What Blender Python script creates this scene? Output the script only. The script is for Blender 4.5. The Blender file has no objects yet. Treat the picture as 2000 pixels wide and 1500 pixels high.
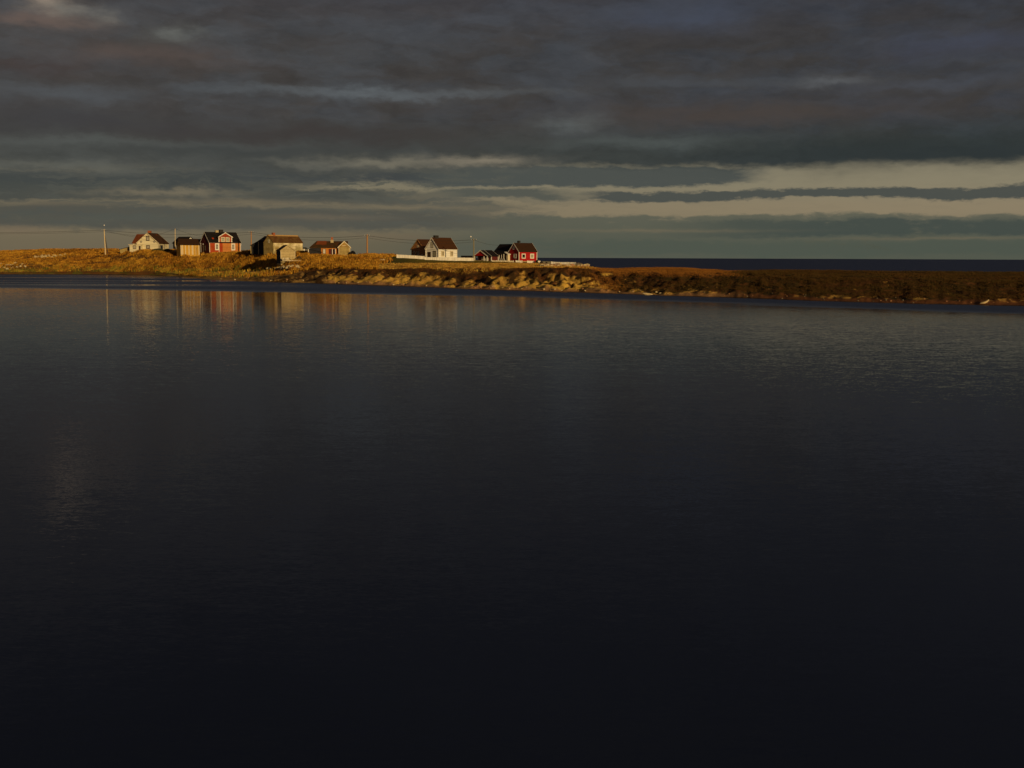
import bpy, bmesh, math, random
import numpy as np
from mathutils import Matrix, Vector
R = math.radians
random.seed(7); rng = np.random.default_rng(11)
scene = bpy.context.scene
COL = scene.collection

# ------------------------------------------------------------------ camera
F = 2145.0                       # focal length in photograph pixels (2000 wide)
HC = 6.8                         # eye height above the water
PITCH = math.atan(247.0 / F)
ROLL = 0.0040
ROT = Matrix.Rotation(math.pi / 2 - PITCH, 3, 'X') @ Matrix.Rotation(ROLL, 3, 'Z')
cam = bpy.data.cameras.new('camera'); cam.sensor_width = 36.0; cam.lens = 36.0 * F / 2000.0
cam.clip_start = 0.5; cam.clip_end = 200000.0
camo = bpy.data.objects.new('camera', cam); COL.objects.link(camo)
camo.location = (0, 0, HC); camo.rotation_euler = ROT.to_euler()
scene.camera = camo

SUN_AZ, SUN_EL = 31.0, 9.5       # degrees to the right of straight behind the camera, elevation
sd = Vector((math.sin(R(SUN_AZ)) * math.cos(R(SUN_EL)), -math.cos(R(SUN_AZ)) * math.cos(R(SUN_EL)), math.sin(R(SUN_EL))))
sun = bpy.data.lights.new('sun', 'SUN'); sun.energy = 3.15; sun.angle = R(0.6); sun.color = (1.0, 0.73, 0.36)
suno = bpy.data.objects.new('sun', sun); COL.objects.link(suno)
suno.rotation_euler = sd.to_track_quat('Z', 'Y').to_euler()
scene.view_settings.view_transform = 'Standard'; scene.view_settings.look = 'None'
scene.view_settings.exposure = 0.0; scene.view_settings.gamma = 1.0; scene.view_settings.use_curve_mapping = False

def lin(r, g, b):
    f = lambda v: v / 12.92 if v <= 0.04045 else ((v + 0.055) / 1.055) ** 2.4
    return (f(r / 255), f(g / 255), f(b / 255))

# ------------------------------------------------------------------ node helpers
class E:
    """a float socket with arithmetic"""
    nt = None
    def __init__(s, v): s.v = v
    @staticmethod
    def m(op, *a, clamp=False):
        n = E.nt.nodes.new('ShaderNodeMath'); n.operation = op; n.use_clamp = clamp
        for i, x in enumerate(a):
            if isinstance(x, E): E.nt.links.new(x.v, n.inputs[i])
            else: n.inputs[i].default_value = float(x)
        return E(n.outputs[0])
    def __add__(s, o): return E.m('ADD', s, o)
    __radd__ = __add__
    def __sub__(s, o): return E.m('SUBTRACT', s, o)
    def __rsub__(s, o): return E.m('SUBTRACT', o, s)
    def __mul__(s, o): return E.m('MULTIPLY', s, o)
    __rmul__ = __mul__
    def __truediv__(s, o): return E.m('DIVIDE', s, o)
    def __rtruediv__(s, o): return E.m('DIVIDE', o, s)
def sstep(x, a, b):
    n = E.nt.nodes.new('ShaderNodeMapRange'); n.interpolation_type = 'SMOOTHSTEP'
    for k, v in zip(('Value', 'From Min', 'From Max'), (x, a, b)):
        if isinstance(v, E): E.nt.links.new(v.v, n.inputs[k])
        else: n.inputs[k].default_value = float(v)
    return E(n.outputs[0])
def mixc(f, a, b, mode='MIX'):
    n = E.nt.nodes.new('ShaderNodeMix'); n.data_type = 'RGBA'; n.blend_type = mode
    for i, v in ((0, f), (6, a), (7, b)):
        if isinstance(v, E): E.nt.links.new(v.v, n.inputs[i])
        elif isinstance(v, (int, float)): n.inputs[i].default_value = v
        elif isinstance(v, tuple): n.inputs[i].default_value = (*v[:3], 1)
        else: E.nt.links.new(v, n.inputs[i])
    return n.outputs[2]
def comb(x, y, z=0.0):
    n = E.nt.nodes.new('ShaderNodeCombineXYZ')
    for i, v in enumerate((x, y, z)):
        if isinstance(v, E): E.nt.links.new(v.v, n.inputs[i])
        else: n.inputs[i].default_value = float(v)
    return n.outputs[0]
def sep(v):
    n = E.nt.nodes.new('ShaderNodeSeparateXYZ'); E.nt.links.new(v, n.inputs[0])
    return [E(o) for o in n.outputs]
def noise(vec, scale=1.0, detail=4, rough=0.5, col=False, dist=0.0):
    n = E.nt.nodes.new('ShaderNodeTexNoise'); n.inputs['Scale'].default_value = scale
    n.inputs['Detail'].default_value = detail; n.inputs['Roughness'].default_value = rough
    n.inputs['Distortion'].default_value = dist
    if vec is not None: E.nt.links.new(vec, n.inputs['Vector'])
    return n.outputs['Color'] if col else E(n.outputs['Fac'])

# ------------------------------------------------------------------ world: evening sky with a cloud deck
world = bpy.data.worlds.new('World'); scene.world = world; world.use_nodes = True
nt = world.node_tree; nt.nodes.clear(); E.nt = nt
tc = nt.nodes.new('ShaderNodeTexCoord')
dx, dy, dz = sep(tc.outputs['Generated'])
A0 = E.m('ARCTAN2', dx, dy) * F                                  # bearing, in units of 1/F rad
hyp = E.m('SQRT', dx * dx + dy * dy)
E0 = dz / E.m('MAXIMUM', hyp, 0.05) * F                          # height above horizon, same unit
E0 = E.m('MAXIMUM', E0, 0.0)
def ray(px, py):
    d = ROT @ Vector(((px - 1000) / F, (750 - py) / F, -1)); return d
def SA(px, py=300):
    d = ray(px, py); return math.atan2(d.x, d.y) * F
def SE(px, py):
    d = ray(px, py); return d.z / math.hypot(d.x, d.y) * F
# natural cloud coordinates: a flat layer seen in perspective
zz = E.m('MAXIMUM', dz, 0.0) + 0.035
cx, cy = dx / zz, dy / zz
cvec = comb(cx, cy, 0.0)
w1 = noise(comb(A0 / 190.0, E0 / 48.0), 1.0, 5, 0.55, col=True)
w1x, w1y, w1z = sep(w1)
w2 = noise(comb(A0 / 42.0, E0 / 13.0, 3.3), 1.0, 5, 0.62, col=True)
w2x, w2y, w2z = sep(w2)
A = A0 + (w1x - 0.5) * 200.0 + (w2x - 0.5) * 36.0
Ee = E0 + (w1y - 0.5) * 34.0 + (w2y - 0.5) * 15.0
w3x, w3y, w3z = sep(noise(comb(A0 / 150.0, E0 / 62.0, 8.8), 1.0, 4, 0.5, col=True))
w4x, w4y, w4z = sep(noise(comb(A0 / 36.0, E0 / 15.0, 5.5), 1.0, 6, 0.62, col=True))
As = A0 + (w3x - 0.5) * 190.0 + (w4x - 0.5) * 70.0; Es = E0 + (w3y - 0.5) * 46.0 + (w4y - 0.5) * 24.0
Ee = Ee + (w4y - 0.5) * 15.0; A = A + (w4x - 0.5) * 40.0
n_big = noise(cvec, 0.42, 6, 0.55)
n_mid = noise(comb(As / 190.0, Es / 55.0, 7.1), 1.0, 7, 0.6)
n_fine = noise(comb(As / 95.0, Es / 36.0, 1.1), 1.0, 8, 0.62)
side = sstep(A0, SA(0), SA(2000))                               # 0 left .. 1 right
# clear air between the clouds
low = mixc(side, lin(107, 98, 80), lin(66, 74, 63))
band = mixc(side, lin(110, 102, 85), lin(136, 127, 105))
band = mixc(sstep(E0, 140, 95) * 0.0 + (1.0 - sstep(E0, 95, 140)) * 0.5, band, mixc(side, lin(120, 106, 84), lin(142, 124, 100)))
clear = mixc(sstep(E0, 20, 90), low, band)
sky = nt.nodes.new('ShaderNodeTexSky'); sky.sky_type = 'NISHITA'; sky.sun_disc = False
sky.sun_elevation = R(SUN_EL); sky.sun_rotation = math.pi - R(SUN_AZ)
nish = mixc(1.0, sky.outputs[0], (0.055, 0.052, 0.05), 'MULTIPLY')
clear = mixc(0.12, clear, nish)
col = clear
def strip(px0, px1, py0, py1, c, a, soft=7.0, aend=90.0):
    """a cloud bar from px0..px1, lower edge py1, upper edge py0"""
    global col
    mx = (px0 + px1) / 2
    e1, e0 = SE(mx, py0), SE(mx, py1)
    m = sstep(Ee, e0 - soft, e0 + soft) * (1.0 - sstep(Ee, e1 - soft, e1 + soft))
    m = m * sstep(A, SA(px0) - aend, SA(px0) + aend) * (1.0 - sstep(A, SA(px1) - aend, SA(px1) + aend))
    m = m * E.m('MULTIPLY', sstep(w2z * 0.6 + w1z * 0.4, 0.20, 0.46), a)
    col = mixc(E.m('MINIMUM', m, 1.0), col, c)
strip(880, 2400, 419, 520, lin(84, 88, 77), 0.85, 4, 160)
strip(1400, 2600, 427, 462, lin(66, 74, 69), 0.9, 5, 200)
strip(1000, 2600, 470, 500, lin(73, 82, 73), 0.55, 6, 200)
strip(-300, 950, 398, 446, lin(76, 77, 71), 0.9, 8, 150)
strip(-300, 560, 330, 370, lin(66, 70, 68), 1.0, 6, 110)
strip(-300, 860, 362, 392, lin(70, 73, 69), 0.95, 5, 150)
strip(380, 900, 322, 352, lin(65, 69, 69), 1.0, 6, 90)
strip(830, 1440, 326, 361, lin(76, 80, 76), 1.15, 4, 60)
strip(880, 1090, 368, 389, lin(84, 86, 78), 1.1, 4, 50)
strip(1140, 2500, 367, 386, lin(76, 79, 74), 1.15, 3.5, 60)
strip(600, 1000, 398, 412, lin(92, 90, 78), 0.8, 5, 70)
patchy = noise(comb(A / 85.0, Ee / 8.5, 2.2), 1.0, 6, 0.6)
pm = sstep(patchy, 0.47, 0.60) * sstep(E0, 40, 70) * (0.85 - sstep(A0, SA(700), SA(1250)) * 0.80)
col = mixc(pm, col, mixc(side, lin(78, 80, 74), lin(92, 92, 82)))
# deck
lft = 1.0 - sstep(A0, SA(620), SA(960))
edgeE = SE(1700, 322) - lft * 22.0
deck = sstep(E0 + (w1y - 0.5) * 22.0 + (w2y - 0.5) * 20.0 + (n_fine - 0.5) * 14.0, edgeE - 7.0 - lft * 16.0, edgeE + 12.0 + lft * 14.0)
c_blue = mixc(side, lin(72, 74, 76), lin(61, 64, 70))
c_warm = mixc(side, lin(66, 63, 61), lin(60, 58, 57))
c_edge = mixc(side, lin(73, 75, 71), lin(49, 56, 55))
dc = mixc(sstep(n_mid, 0.36, 0.68), c_warm, c_blue)
dc = mixc((1.0 - sstep(Ee, SE(1000, 300), SE(1000, 215))) * 0.85, dc, c_edge)
dc = mixc(sstep(E0, 360, 560) * 0.6, dc, mixc(side, lin(72, 71, 77), lin(50, 54, 66)))
dc = mixc(sstep(E0, 520, 900), dc, mixc(sstep(n_big, 0.42, 0.62), lin(44, 48, 62), lin(58, 61, 74)))
lumin = (n_fine - 0.5) * 0.75 + (n_big - 0.5) * 0.3 + (w4z - 0.5) * 0.32 + 1.0
dcl = mixc(1.0, dc, comb(lumin, lumin, lumin), 'MULTIPLY')
col = mixc(deck, col, dcl)
# lighter and darker passages in the deck (bearing, height, widths, colour shift)
def blob(px, py, sx, sy, c, amt):
    global col
    th = sy < 9 and py > 380
    a = (As - SA(px)) / float(sx); e = ((E0 + (w2y - 0.5) * 9.0 + (w1y - 0.5) * 6.0) if th else Es) / float(sy) - SE(px, py) / float(sy)
    amt = amt * 0.8 if th else amt
    g = E.m('EXPONENT', (a * a + e * e) * -1.0) * (0.25 + w3z * 0.7 + w4z * 0.75) * amt
    col = mixc(E.m('MINIMUM', g, 1.0), col, c)
blob(112, 4, 44, 26, lin(140, 126, 112), 1.0)
blob(160, 26, 52, 15, lin(116, 112, 104), 0.8)
blob(80, 44, 90, 13, lin(104, 88, 80), 0.7)
blob(375, 70, 55, 14, lin(102, 104, 100), 0.7)
blob(290, 108, 170, 20, lin(87, 76, 71), 0.7)
blob(60, 125, 150, 18, lin(70, 58, 55), 0.5)
blob(90, 178, 190, 14, lin(80, 83, 86), 0.8)
blob(740, 180, 260, 9, lin(92, 97, 100), 0.85)
blob(1120, 242, 65, 17, lin(92, 98, 98), 0.85)
blob(1250, 278, 190, 12, lin(78, 84, 82), 0.75)
blob(1625, 157, 75, 9, lin(90, 92, 94), 0.85)
blob(1800, 165, 150, 11, lin(72, 75, 82), 0.7)
blob(1350, 160, 230, 12, lin(72, 75, 79), 0.7)
blob(1350, 30, 130, 28, lin(68, 74, 88), 0.7)
blob(1880, 85, 130, 22, lin(66, 71, 86), 0.7)
blob(1450, 222, 330, 22, lin(72, 65, 61), 0.8)
blob(560, 262, 420, 24, lin(61, 56, 54), 0.8)
blob(120, 232, 260, 26, lin(62, 61, 63), 0.7)
blob(200, 278, 300, 9, lin(84, 87, 84), 0.7)
blob(500, 300, 300, 14, lin(62, 65, 64), 0.7)
blob(80, 325, 150, 10, lin(94, 95, 88), 0.7)
blob(620, 318, 70, 6, lin(98, 98, 90), 0.5)
blob(740, 318, 110, 11, lin(118, 113, 98), 0.85)
blob(940, 316, 100, 11, lin(126, 118, 102), 0.9)
blob(330, 376, 130, 7, lin(114, 106, 88), 0.9)
blob(120, 398, 120, 4, lin(104, 96, 80), 0.7)
blob(480, 395, 170, 7, lin(118, 107, 86), 0.9)
blob(780, 405, 130, 5, lin(122, 110, 88), 0.8)
blob(620, 425, 120, 6, lin(112, 100, 82), 0.6)
blob(260, 428, 180, 9, lin(82, 84, 76), 0.8)
blob(560, 440, 160, 8, lin(88, 86, 76), 0.7)
blob(1850, 466, 200, 2.6, lin(112, 102, 82), 0.6)
blob(1290, 451, 190, 3, lin(118, 106, 84), 0.6)
blob(760, 462, 60, 8, lin(114, 98, 78), 0.5)
blob(1880, 300, 330, 24, lin(46, 52, 53), 0.8)
blob(20, 448, 50, 8, lin(122, 106, 86), 0.6)
# away from the photographed side the deck simply goes on, thinner towards the low sun
back = sstep(dy * -1.0, -0.2, 0.6)
bcol = mixc(sstep(n_big, 0.35, 0.65), lin(62, 66, 76), lin(150, 122, 92))
col = mixc(back, col, mixc(sstep(dz, 0.05, 0.5), bcol, lin(52, 56, 66)))
bg = nt.nodes.new('ShaderNodeBackground'); nt.links.new(col, bg.inputs[0]); bg.inputs[1].default_value = 1.0
wo = nt.nodes.new('ShaderNodeOutputWorld'); nt.links.new(bg.outputs[0], wo.inputs[0])

# ------------------------------------------------------------------ object helpers
def tag(o, label=None, cat=None, group=None, kind=None):
    if label: o['label'] = label
    if cat: o['category'] = cat
    if group: o['group'] = group
    if kind: o['kind'] = kind
    return o
def empty(name, loc, yaw=0.0, **k):
    o = bpy.data.objects.new(name, None); o.location = loc; o.rotation_euler = (0, 0, yaw)
    o.empty_display_size = 0.3; COL.objects.link(o); return tag(o, **k)
class MB:
    def __init__(s): s.v = []; s.f = []
    def quad(s, *p):
        n = len(s.v); s.v += [tuple(q) for q in p]; s.f.append(tuple(range(n, n + len(p)))); return s
    def box(s, x0, x1, y0, y1, z0, z1):
        n = len(s.v)
        s.v += [(x, y, z) for z in (z0, z1) for y in (y0, y1) for x in (x0, x1)]
        s.f += [tuple(n + i for i in q) for q in ((0, 2, 3, 1), (4, 5, 7, 6), (0, 1, 5, 4), (2, 6, 7, 3), (0, 4, 6, 2), (1, 3, 7, 5))]
        return s
    def prism(s, pts, a0, a1, axis='x'):
        """pts: (u,z) polygon, extruded along axis from a0 to a1"""
        n = len(s.v); k = len(pts)
        for a in (a0, a1):
            for u, z in pts: s.v.append((a, u, z) if axis == 'x' else (u, a, z))
        s.f.append(tuple(range(n, n + k))); s.f.append(tuple(range(n + 2 * k - 1, n + k - 1, -1)))
        for i in range(k):
            j = (i + 1) % k; s.f.append((n + i, n + j, n + k + j, n + k + i))
        return s
    def bar(s, p0, p1, w, h=None):
        p0, p1 = Vector(p0), Vector(p1); h = h or w; d = (p1 - p0).normalized()
        up = Vector((0, 0, 1)) if abs(d.z) < 0.95 else Vector((0, 1, 0))
        a = d.cross(up).normalized() * (w / 2); b = a.cross(d).normalized() * (h / 2)
        n = len(s.v)
        for p in (p0, p1):
            for q in (-a - b, a - b, a + b, -a + b): s.v.append(tuple(p + q))
        s.f += [(n, n + 3, n + 2, n + 1), (n + 4, n + 5, n + 6, n + 7)]
        for i in range(4):
            j = (i + 1) % 4; s.f.append((n + i, n + j, n + 4 + j, n + 4 + i))
        return s
    def tube(s, pts, radii, seg=8):
        n0 = len(s.v); pts = [Vector(p) for p in pts]
        for i, p in enumerate(pts):
            d = (pts[min(i + 1, len(pts) - 1)] - pts[max(i - 1, 0)]).normalized()
            up = Vector((0, 0, 1)) if abs(d.z) < 0.9 else Vector((1, 0, 0))
            a = d.cross(up).normalized(); b = a.cross(d)
            for k in range(seg):
                t = 2 * math.pi * k / seg
                s.v.append(tuple(p + (a * math.cos(t) + b * math.sin(t)) * radii[i]))
        for i in range(len(pts) - 1):
            for k in range(seg):
                a_ = n0 + i * seg + k; b_ = n0 + i * seg + (k + 1) % seg
                s.f.append((a_, b_, b_ + seg, a_ + seg))
        s.f.append(tuple(range(n0 + seg - 1, n0 - 1, -1)))
        s.f.append(tuple(range(len(s.v) - seg, len(s.v))))
        return s
    def build(s, name, mat, parent=None, label=None, smooth=False, xf=None):
        me = bpy.data.meshes.new(name)
        vs = s.v if xf is None else [xf(v) for v in s.v]
        me.from_pydata(vs, [], s.f); me.update()
        bm = bmesh.new(); bm.from_mesh(me); bmesh.ops.recalc_face_normals(bm, faces=bm.faces[:]); bm.to_mesh(me); bm.free()
        if smooth: me.polygons.foreach_set('use_smooth', [True] * len(me.polygons))
        me.materials.append(mat)
        o = bpy.data.objects.new(name, me); COL.objects.link(o)
        if parent: o.parent = parent
        if label: o['label'] = label
        return o

# ------------------------------------------------------------------ materials
def new_mat(name):
    m = bpy.data.materials.new(name); m.use_nodes = True; m.node_tree.nodes.clear(); E.nt = m.node_tree
    p = m.node_tree.nodes.new('ShaderNodeBsdfPrincipled'); o = m.node_tree.nodes.new('ShaderNodeOutputMaterial')
    m.node_tree.links.new(p.outputs[0], o.inputs[0]); return m, p
def setc(p, key, v):
    if isinstance(v, tuple): p.inputs[key].default_value = (*v[:3], 1)
    elif isinstance(v, E): E.nt.links.new(v.v, p.inputs[key])
    elif isinstance(v, (int, float)): p.inputs[key].default_value = v
    else: E.nt.links.new(v, p.inputs[key])
def wood(name, c, c2=None, plank=0.16, vertical=True, wear=0.35, rough=0.75, ns=1.3, gap=0.35):
    """painted or bare boards: board joints, tone per board, worn patches of colour c2"""
    m, p = new_mat(name); c2 = c2 or tuple(x * 0.6 for x in c)
    tcn = E.nt.nodes.new('ShaderNodeTexCoord'); x, y, z = sep(tcn.outputs['Object'])
    u = (x + y * 0.93 + 50.0) if vertical else (z + 50.0)
    q = u / plank; fr = E.m('FRACT', q); idx = E.m('FLOOR', q)
    wn = E.nt.nodes.new('ShaderNodeTexWhiteNoise'); wn.noise_dimensions = '1D'; E.nt.links.new(idx.v, wn.inputs['W'])
    tone = E(wn.outputs['Value']) * 0.3 + 0.85
    line = 1.0 - (1.0 - sstep(fr, 0.0, 0.14)) * gap
    patch = sstep(noise(tcn.outputs['Object'], ns, 5, 0.65), 0.62 - wear * 0.35, 0.78 - wear * 0.2)
    streak = noise(comb(x * 6.0, y * 6.0, z * 1.2) if vertical else comb(x * 1.2, y * 1.2, z * 9.0), 1.0, 4, 0.6)
    k = tone * line * (0.8 + streak * 0.4)
    cc = mixc(1.0, mixc(patch * min(1.0, wear * 1.6), c, c2), comb(k, k, k), 'MULTIPLY')
    setc(p, 'Base Color', cc); setc(p, 'Roughness', rough); setc(p, 'Specular IOR Level', 0.15)
    b = E.nt.nodes.new('ShaderNodeBump'); b.inputs['Strength'].default_value = 0.5; b.inputs['Distance'].default_value = 0.02
    E.nt.links.new(line.v, b.inputs['Height']); E.nt.links.new(b.outputs[0], p.inputs['Normal'])
    return m
def plain(name, c, rough=0.6, var=0.25, scale=3.0, metallic=0.0):
    m, p = new_mat(name)
    tcn = E.nt.nodes.new('ShaderNodeTexCoord')
    n = noise(tcn.outputs['Object'], scale, 5, 0.6); k = n * (2 * var) + (1 - var)
    setc(p, 'Base Color', mixc(1.0, c, comb(k, k, k), 'MULTIPLY')); setc(p, 'Roughness', rough); setc(p, 'Metallic', metallic)
    return m
def roofm(name, c, c2, amt=0.4, tile=0.33, rough=0.85):
    m, p = new_mat(name)
    tcn = E.nt.nodes.new('ShaderNodeTexCoord'); x, y, z = sep(tcn.outputs['Object'])
    fr = E.m('FRACT', (z + 20.0) / (tile * 0.7)); fr2 = E.m('FRACT', (x + y + 50.0) / tile)
    k = (1.0 - (1.0 - sstep(fr, 0.0, 0.2)) * 0.35) * (1.0 - (1.0 - sstep(fr2, 0.0, 0.15)) * 0.2)
    n = noise(tcn.outputs['Object'], 0.9, 6, 0.62); pn = sstep(n, 0.55 - amt * 0.3, 0.7)
    k = k * (0.75 + noise(tcn.outputs['Object'], 7.0, 3, 0.6) * 0.5)
    setc(p, 'Base Color', mixc(1.0, mixc(pn * amt, c, c2), comb(k, k, k), 'MULTIPLY')); setc(p, 'Roughness', rough)
    b = E.nt.nodes.new('ShaderNodeBump'); b.inputs['Strength'].default_value = 0.4; b.inputs['Distance'].default_value = 0.03
    E.nt.links.new(k.v, b.inputs['Height']); E.nt.links.new(b.outputs[0], p.inputs['Normal']); p.inputs['Specular IOR Level'].default_value = 0.15
    return m
def glass(name, c, rough=0.08):
    m, p = new_mat(name); setc(p, 'Base Color', c); setc(p, 'Roughness', rough); setc(p, 'IOR', 1.5); return m
M = {}
M['white'] = wood('white_boards', (0.78, 0.74, 0.66), (0.55, 0.50, 0.42), 0.14, False, 0.2, gap=0.2)
M['whitev'] = wood('white_fence_boards', (0.74, 0.68, 0.58), (0.5, 0.44, 0.36), 0.14, True, 0.25, gap=0.35)
M['trim'] = plain('white_trim', (0.72, 0.66, 0.56), 0.55, 0.08)
M['cream'] = wood('cream_render', (0.66, 0.58, 0.38), (0.48, 0.40, 0.25), 0.2, False, 0.2, gap=0.12)
M['creamtrim'] = plain('cream_trim', (0.62, 0.52, 0.34), 0.6, 0.15)
M['red'] = wood('red_boards', (0.36, 0.010, 0.010), (0.28, 0.008, 0.008), 0.15, False, 0.2, gap=0.25)
M['redold'] = wood('old_red_boards', (0.34, 0.045, 0.010), (0.40, 0.11, 0.025), 0.2, False, 0.3, gap=0.3, ns=0.5)
M['tanboard'] = wood('bare_tan_boards', (0.48, 0.185, 0.045), (0.42, 0.10, 0.02), 0.2, False, 0.4, gap=0.3, ns=0.8)
M['ochre'] = wood('ochre_vertical_boards', (0.52, 0.29, 0.045), (0.40, 0.19, 0.03), 0.28, True, 0.4, gap=0.25)
M['brownshingle'] = wood('brown_shingle', (0.30, 0.12, 0.04), (0.52, 0.28, 0.10), 0.18, False, 0.5, gap=0.5, ns=1.6)
M['greywood'] = wood('weathered_grey_boards', (0.46, 0.35, 0.17), (0.32, 0.24, 0.11), 0.24, False, 0.5, gap=0.5)
M['olive'] = wood('weathered_olive_planks', (0.36, 0.26, 0.09), (0.22, 0.15, 0.05), 0.3, False, 0.5, gap=0.6)
M['peel'] = wood('peeling_white_boards', (0.76, 0.64, 0.40), (0.34, 0.27, 0.11), 0.2, False, 0.75, gap=0.3, ns=0.45)
M['log'] = wood('weathered_logs', (0.40, 0.24, 0.06), (0.22, 0.13, 0.035), 0.34, False, 0.5, gap=0.75)
M['orange'] = wood('orange_brown_boards', (0.46, 0.16, 0.022), (0.30, 0.09, 0.015), 0.2, True, 0.4, gap=0.35)
M['tar'] = wood('tarred_boards', (0.022, 0.020, 0.022), (0.035, 0.028, 0.026), 0.2, True, 0.3, gap=0.3)
M['maroon'] = wood('dark_maroon_boards', (0.10, 0.018, 0.016), (0.06, 0.012, 0.012), 0.2, True, 0.3)
M['r_brown'] = roofm('brown_roof', (0.062, 0.023, 0.008), (0.045, 0.018, 0.007), 0.4)
M['r_cream'] = roofm('rust_brown_roof', (0.070, 0.030, 0.010), (0.05, 0.022, 0.009), 0.5)
M['r_black'] = roofm('black_roof', (0.012, 0.009, 0.009), (0.020, 0.013, 0.010), 0.4)
M['r_dark'] = roofm('dark_brown_roof', (0.040, 0.017, 0.007), (0.026, 0.013, 0.007), 0.5)
M['r_red'] = roofm('red_tile_roof', (0.20, 0.050, 0.012), (0.12, 0.032, 0.010), 0.5)
M['r_moss'] = roofm('mossy_old_roof', (0.09, 0.030, 0.010), (0.040, 0.028, 0.008), 1.0)
M['r_barn'] = roofm('rusty_barn_roof', (0.10, 0.040, 0.012), (0.20, 0.12, 0.030), 0.6)
M['straw'] = plain('bleached_ridge', (0.42, 0.25, 0.085), 0.9, 0.3)
M['brick'] = plain('chimney_brick', (0.30, 0.085, 0.032), 0.9, 0.35, 6.0)
M['plaster'] = plain('chimney_plaster', (0.42, 0.33, 0.18), 0.9, 0.3, 5.0)
M['blackbrick'] = plain('sooty_brick', (0.02, 0.016, 0.014), 0.9, 0.3, 5.0)
M['brownframe'] = plain('brown_window_frame', (0.055, 0.022, 0.009), 0.6, 0.2)
M['glass'] = glass('dark_window_glass', (0.012, 0.012, 0.012))
M['curtain'] = glass('curtained_window_glass', (0.50, 0.46, 0.36), 0.3)
M['palegrey'] = glass('pale_window_glass', (0.32, 0.31, 0.22), 0.25)
M['stone'] = plain('pale_stone', (0.50, 0.38, 0.20), 0.95, 0.35, 2.0)
M['greystone'] = plain('grey_dry_stone', (0.16, 0.135, 0.085), 0.95, 0.5, 1.4)
M['redstone'] = plain('reddish_stone', (0.34, 0.17, 0.075), 0.95, 0.4, 2.0)
M['polepale'] = plain('bleached_pole_wood', (0.60, 0.47, 0.28), 0.8, 0.2)
M['polerust'] = plain('rust_brown_pole_wood', (0.36, 0.17, 0.055), 0.8, 0.25)
M['poledark'] = plain('creosoted_pole_wood', (0.055, 0.036, 0.022), 0.85, 0.2)
M['polegrey'] = plain('grey_green_pole_wood', (0.21, 0.175, 0.10), 0.8, 0.2)
M['wire'] = plain('cable', (0.03, 0.026, 0.022), 0.6, 0.1)
M['lampglass'] = glass('milky_lamp_glass', (0.80, 0.76, 0.72), 0.3)
M['carpaint'] = plain('dark_car_paint', (0.018, 0.020, 0.024), 0.3, 0.1)
M['rubber'] = plain('tyre_rubber', (0.012, 0.012, 0.012), 0.9, 0.1)

# ------------------------------------------------------------------ projection helpers (world <-> photograph bearings)
ROTn = np.array(ROT); CAMP = np.array([0, 0, HC])
def at(px, py, Y):
    """the point at forward distance Y seen in direction px,py"""
    d = ray(px, py); return Vector((d.x, d.y, d.z)) * (Y / d.y) + Vector((0, 0, HC))
def proj(P):
    P = np.asarray(P, float) - CAMP; c = P @ ROTn
    return 1000 + F * c[..., 0] / -c[..., 2], 750 - F * c[..., 1] / -c[..., 2]
def shoreY(px, py):
    d = ray(px, py); return d.y * HC / -d.z

# ------------------------------------------------------------------ numpy noise
def _hash(ix, iy, s):
    h = (ix.astype(np.int64) * 374761393 + iy.astype(np.int64) * 668265263 + s * 2147483647) & 0xFFFFFFFF
    h = ((h ^ (h >> 13)) * 1274126177) & 0xFFFFFFFF
    return ((h ^ (h >> 16)) & 0xFFFFFF) / float(0xFFFFFF)
def vnoise(x, y, s=0):
    ix, iy = np.floor(x), np.floor(y); fx, fy = x - ix, y - iy
    fx = fx * fx * (3 - 2 * fx); fy = fy * fy * (3 - 2 * fy)
    a, b, c, d = _hash(ix, iy, s), _hash(ix + 1, iy, s), _hash(ix, iy + 1, s), _hash(ix + 1, iy + 1, s)
    return (a * (1 - fx) + b * fx) * (1 - fy) + (c * (1 - fx) + d * fx) * fy
def fbm(x, y, o=4, s=0):
    t = 0; a = 1.0; n = 0
    for k in range(o):
        t = t + a * vnoise(x * 2 ** k + 17 * k, y * 2 ** k - 9 * k, s + k); n += a; a *= 0.5
    return t / n          # 0..1
def ss(x, a, b):
    t = np.clip((x - a) / (b - a), 0, 1); return t * t * (3 - 2 * t)

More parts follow.
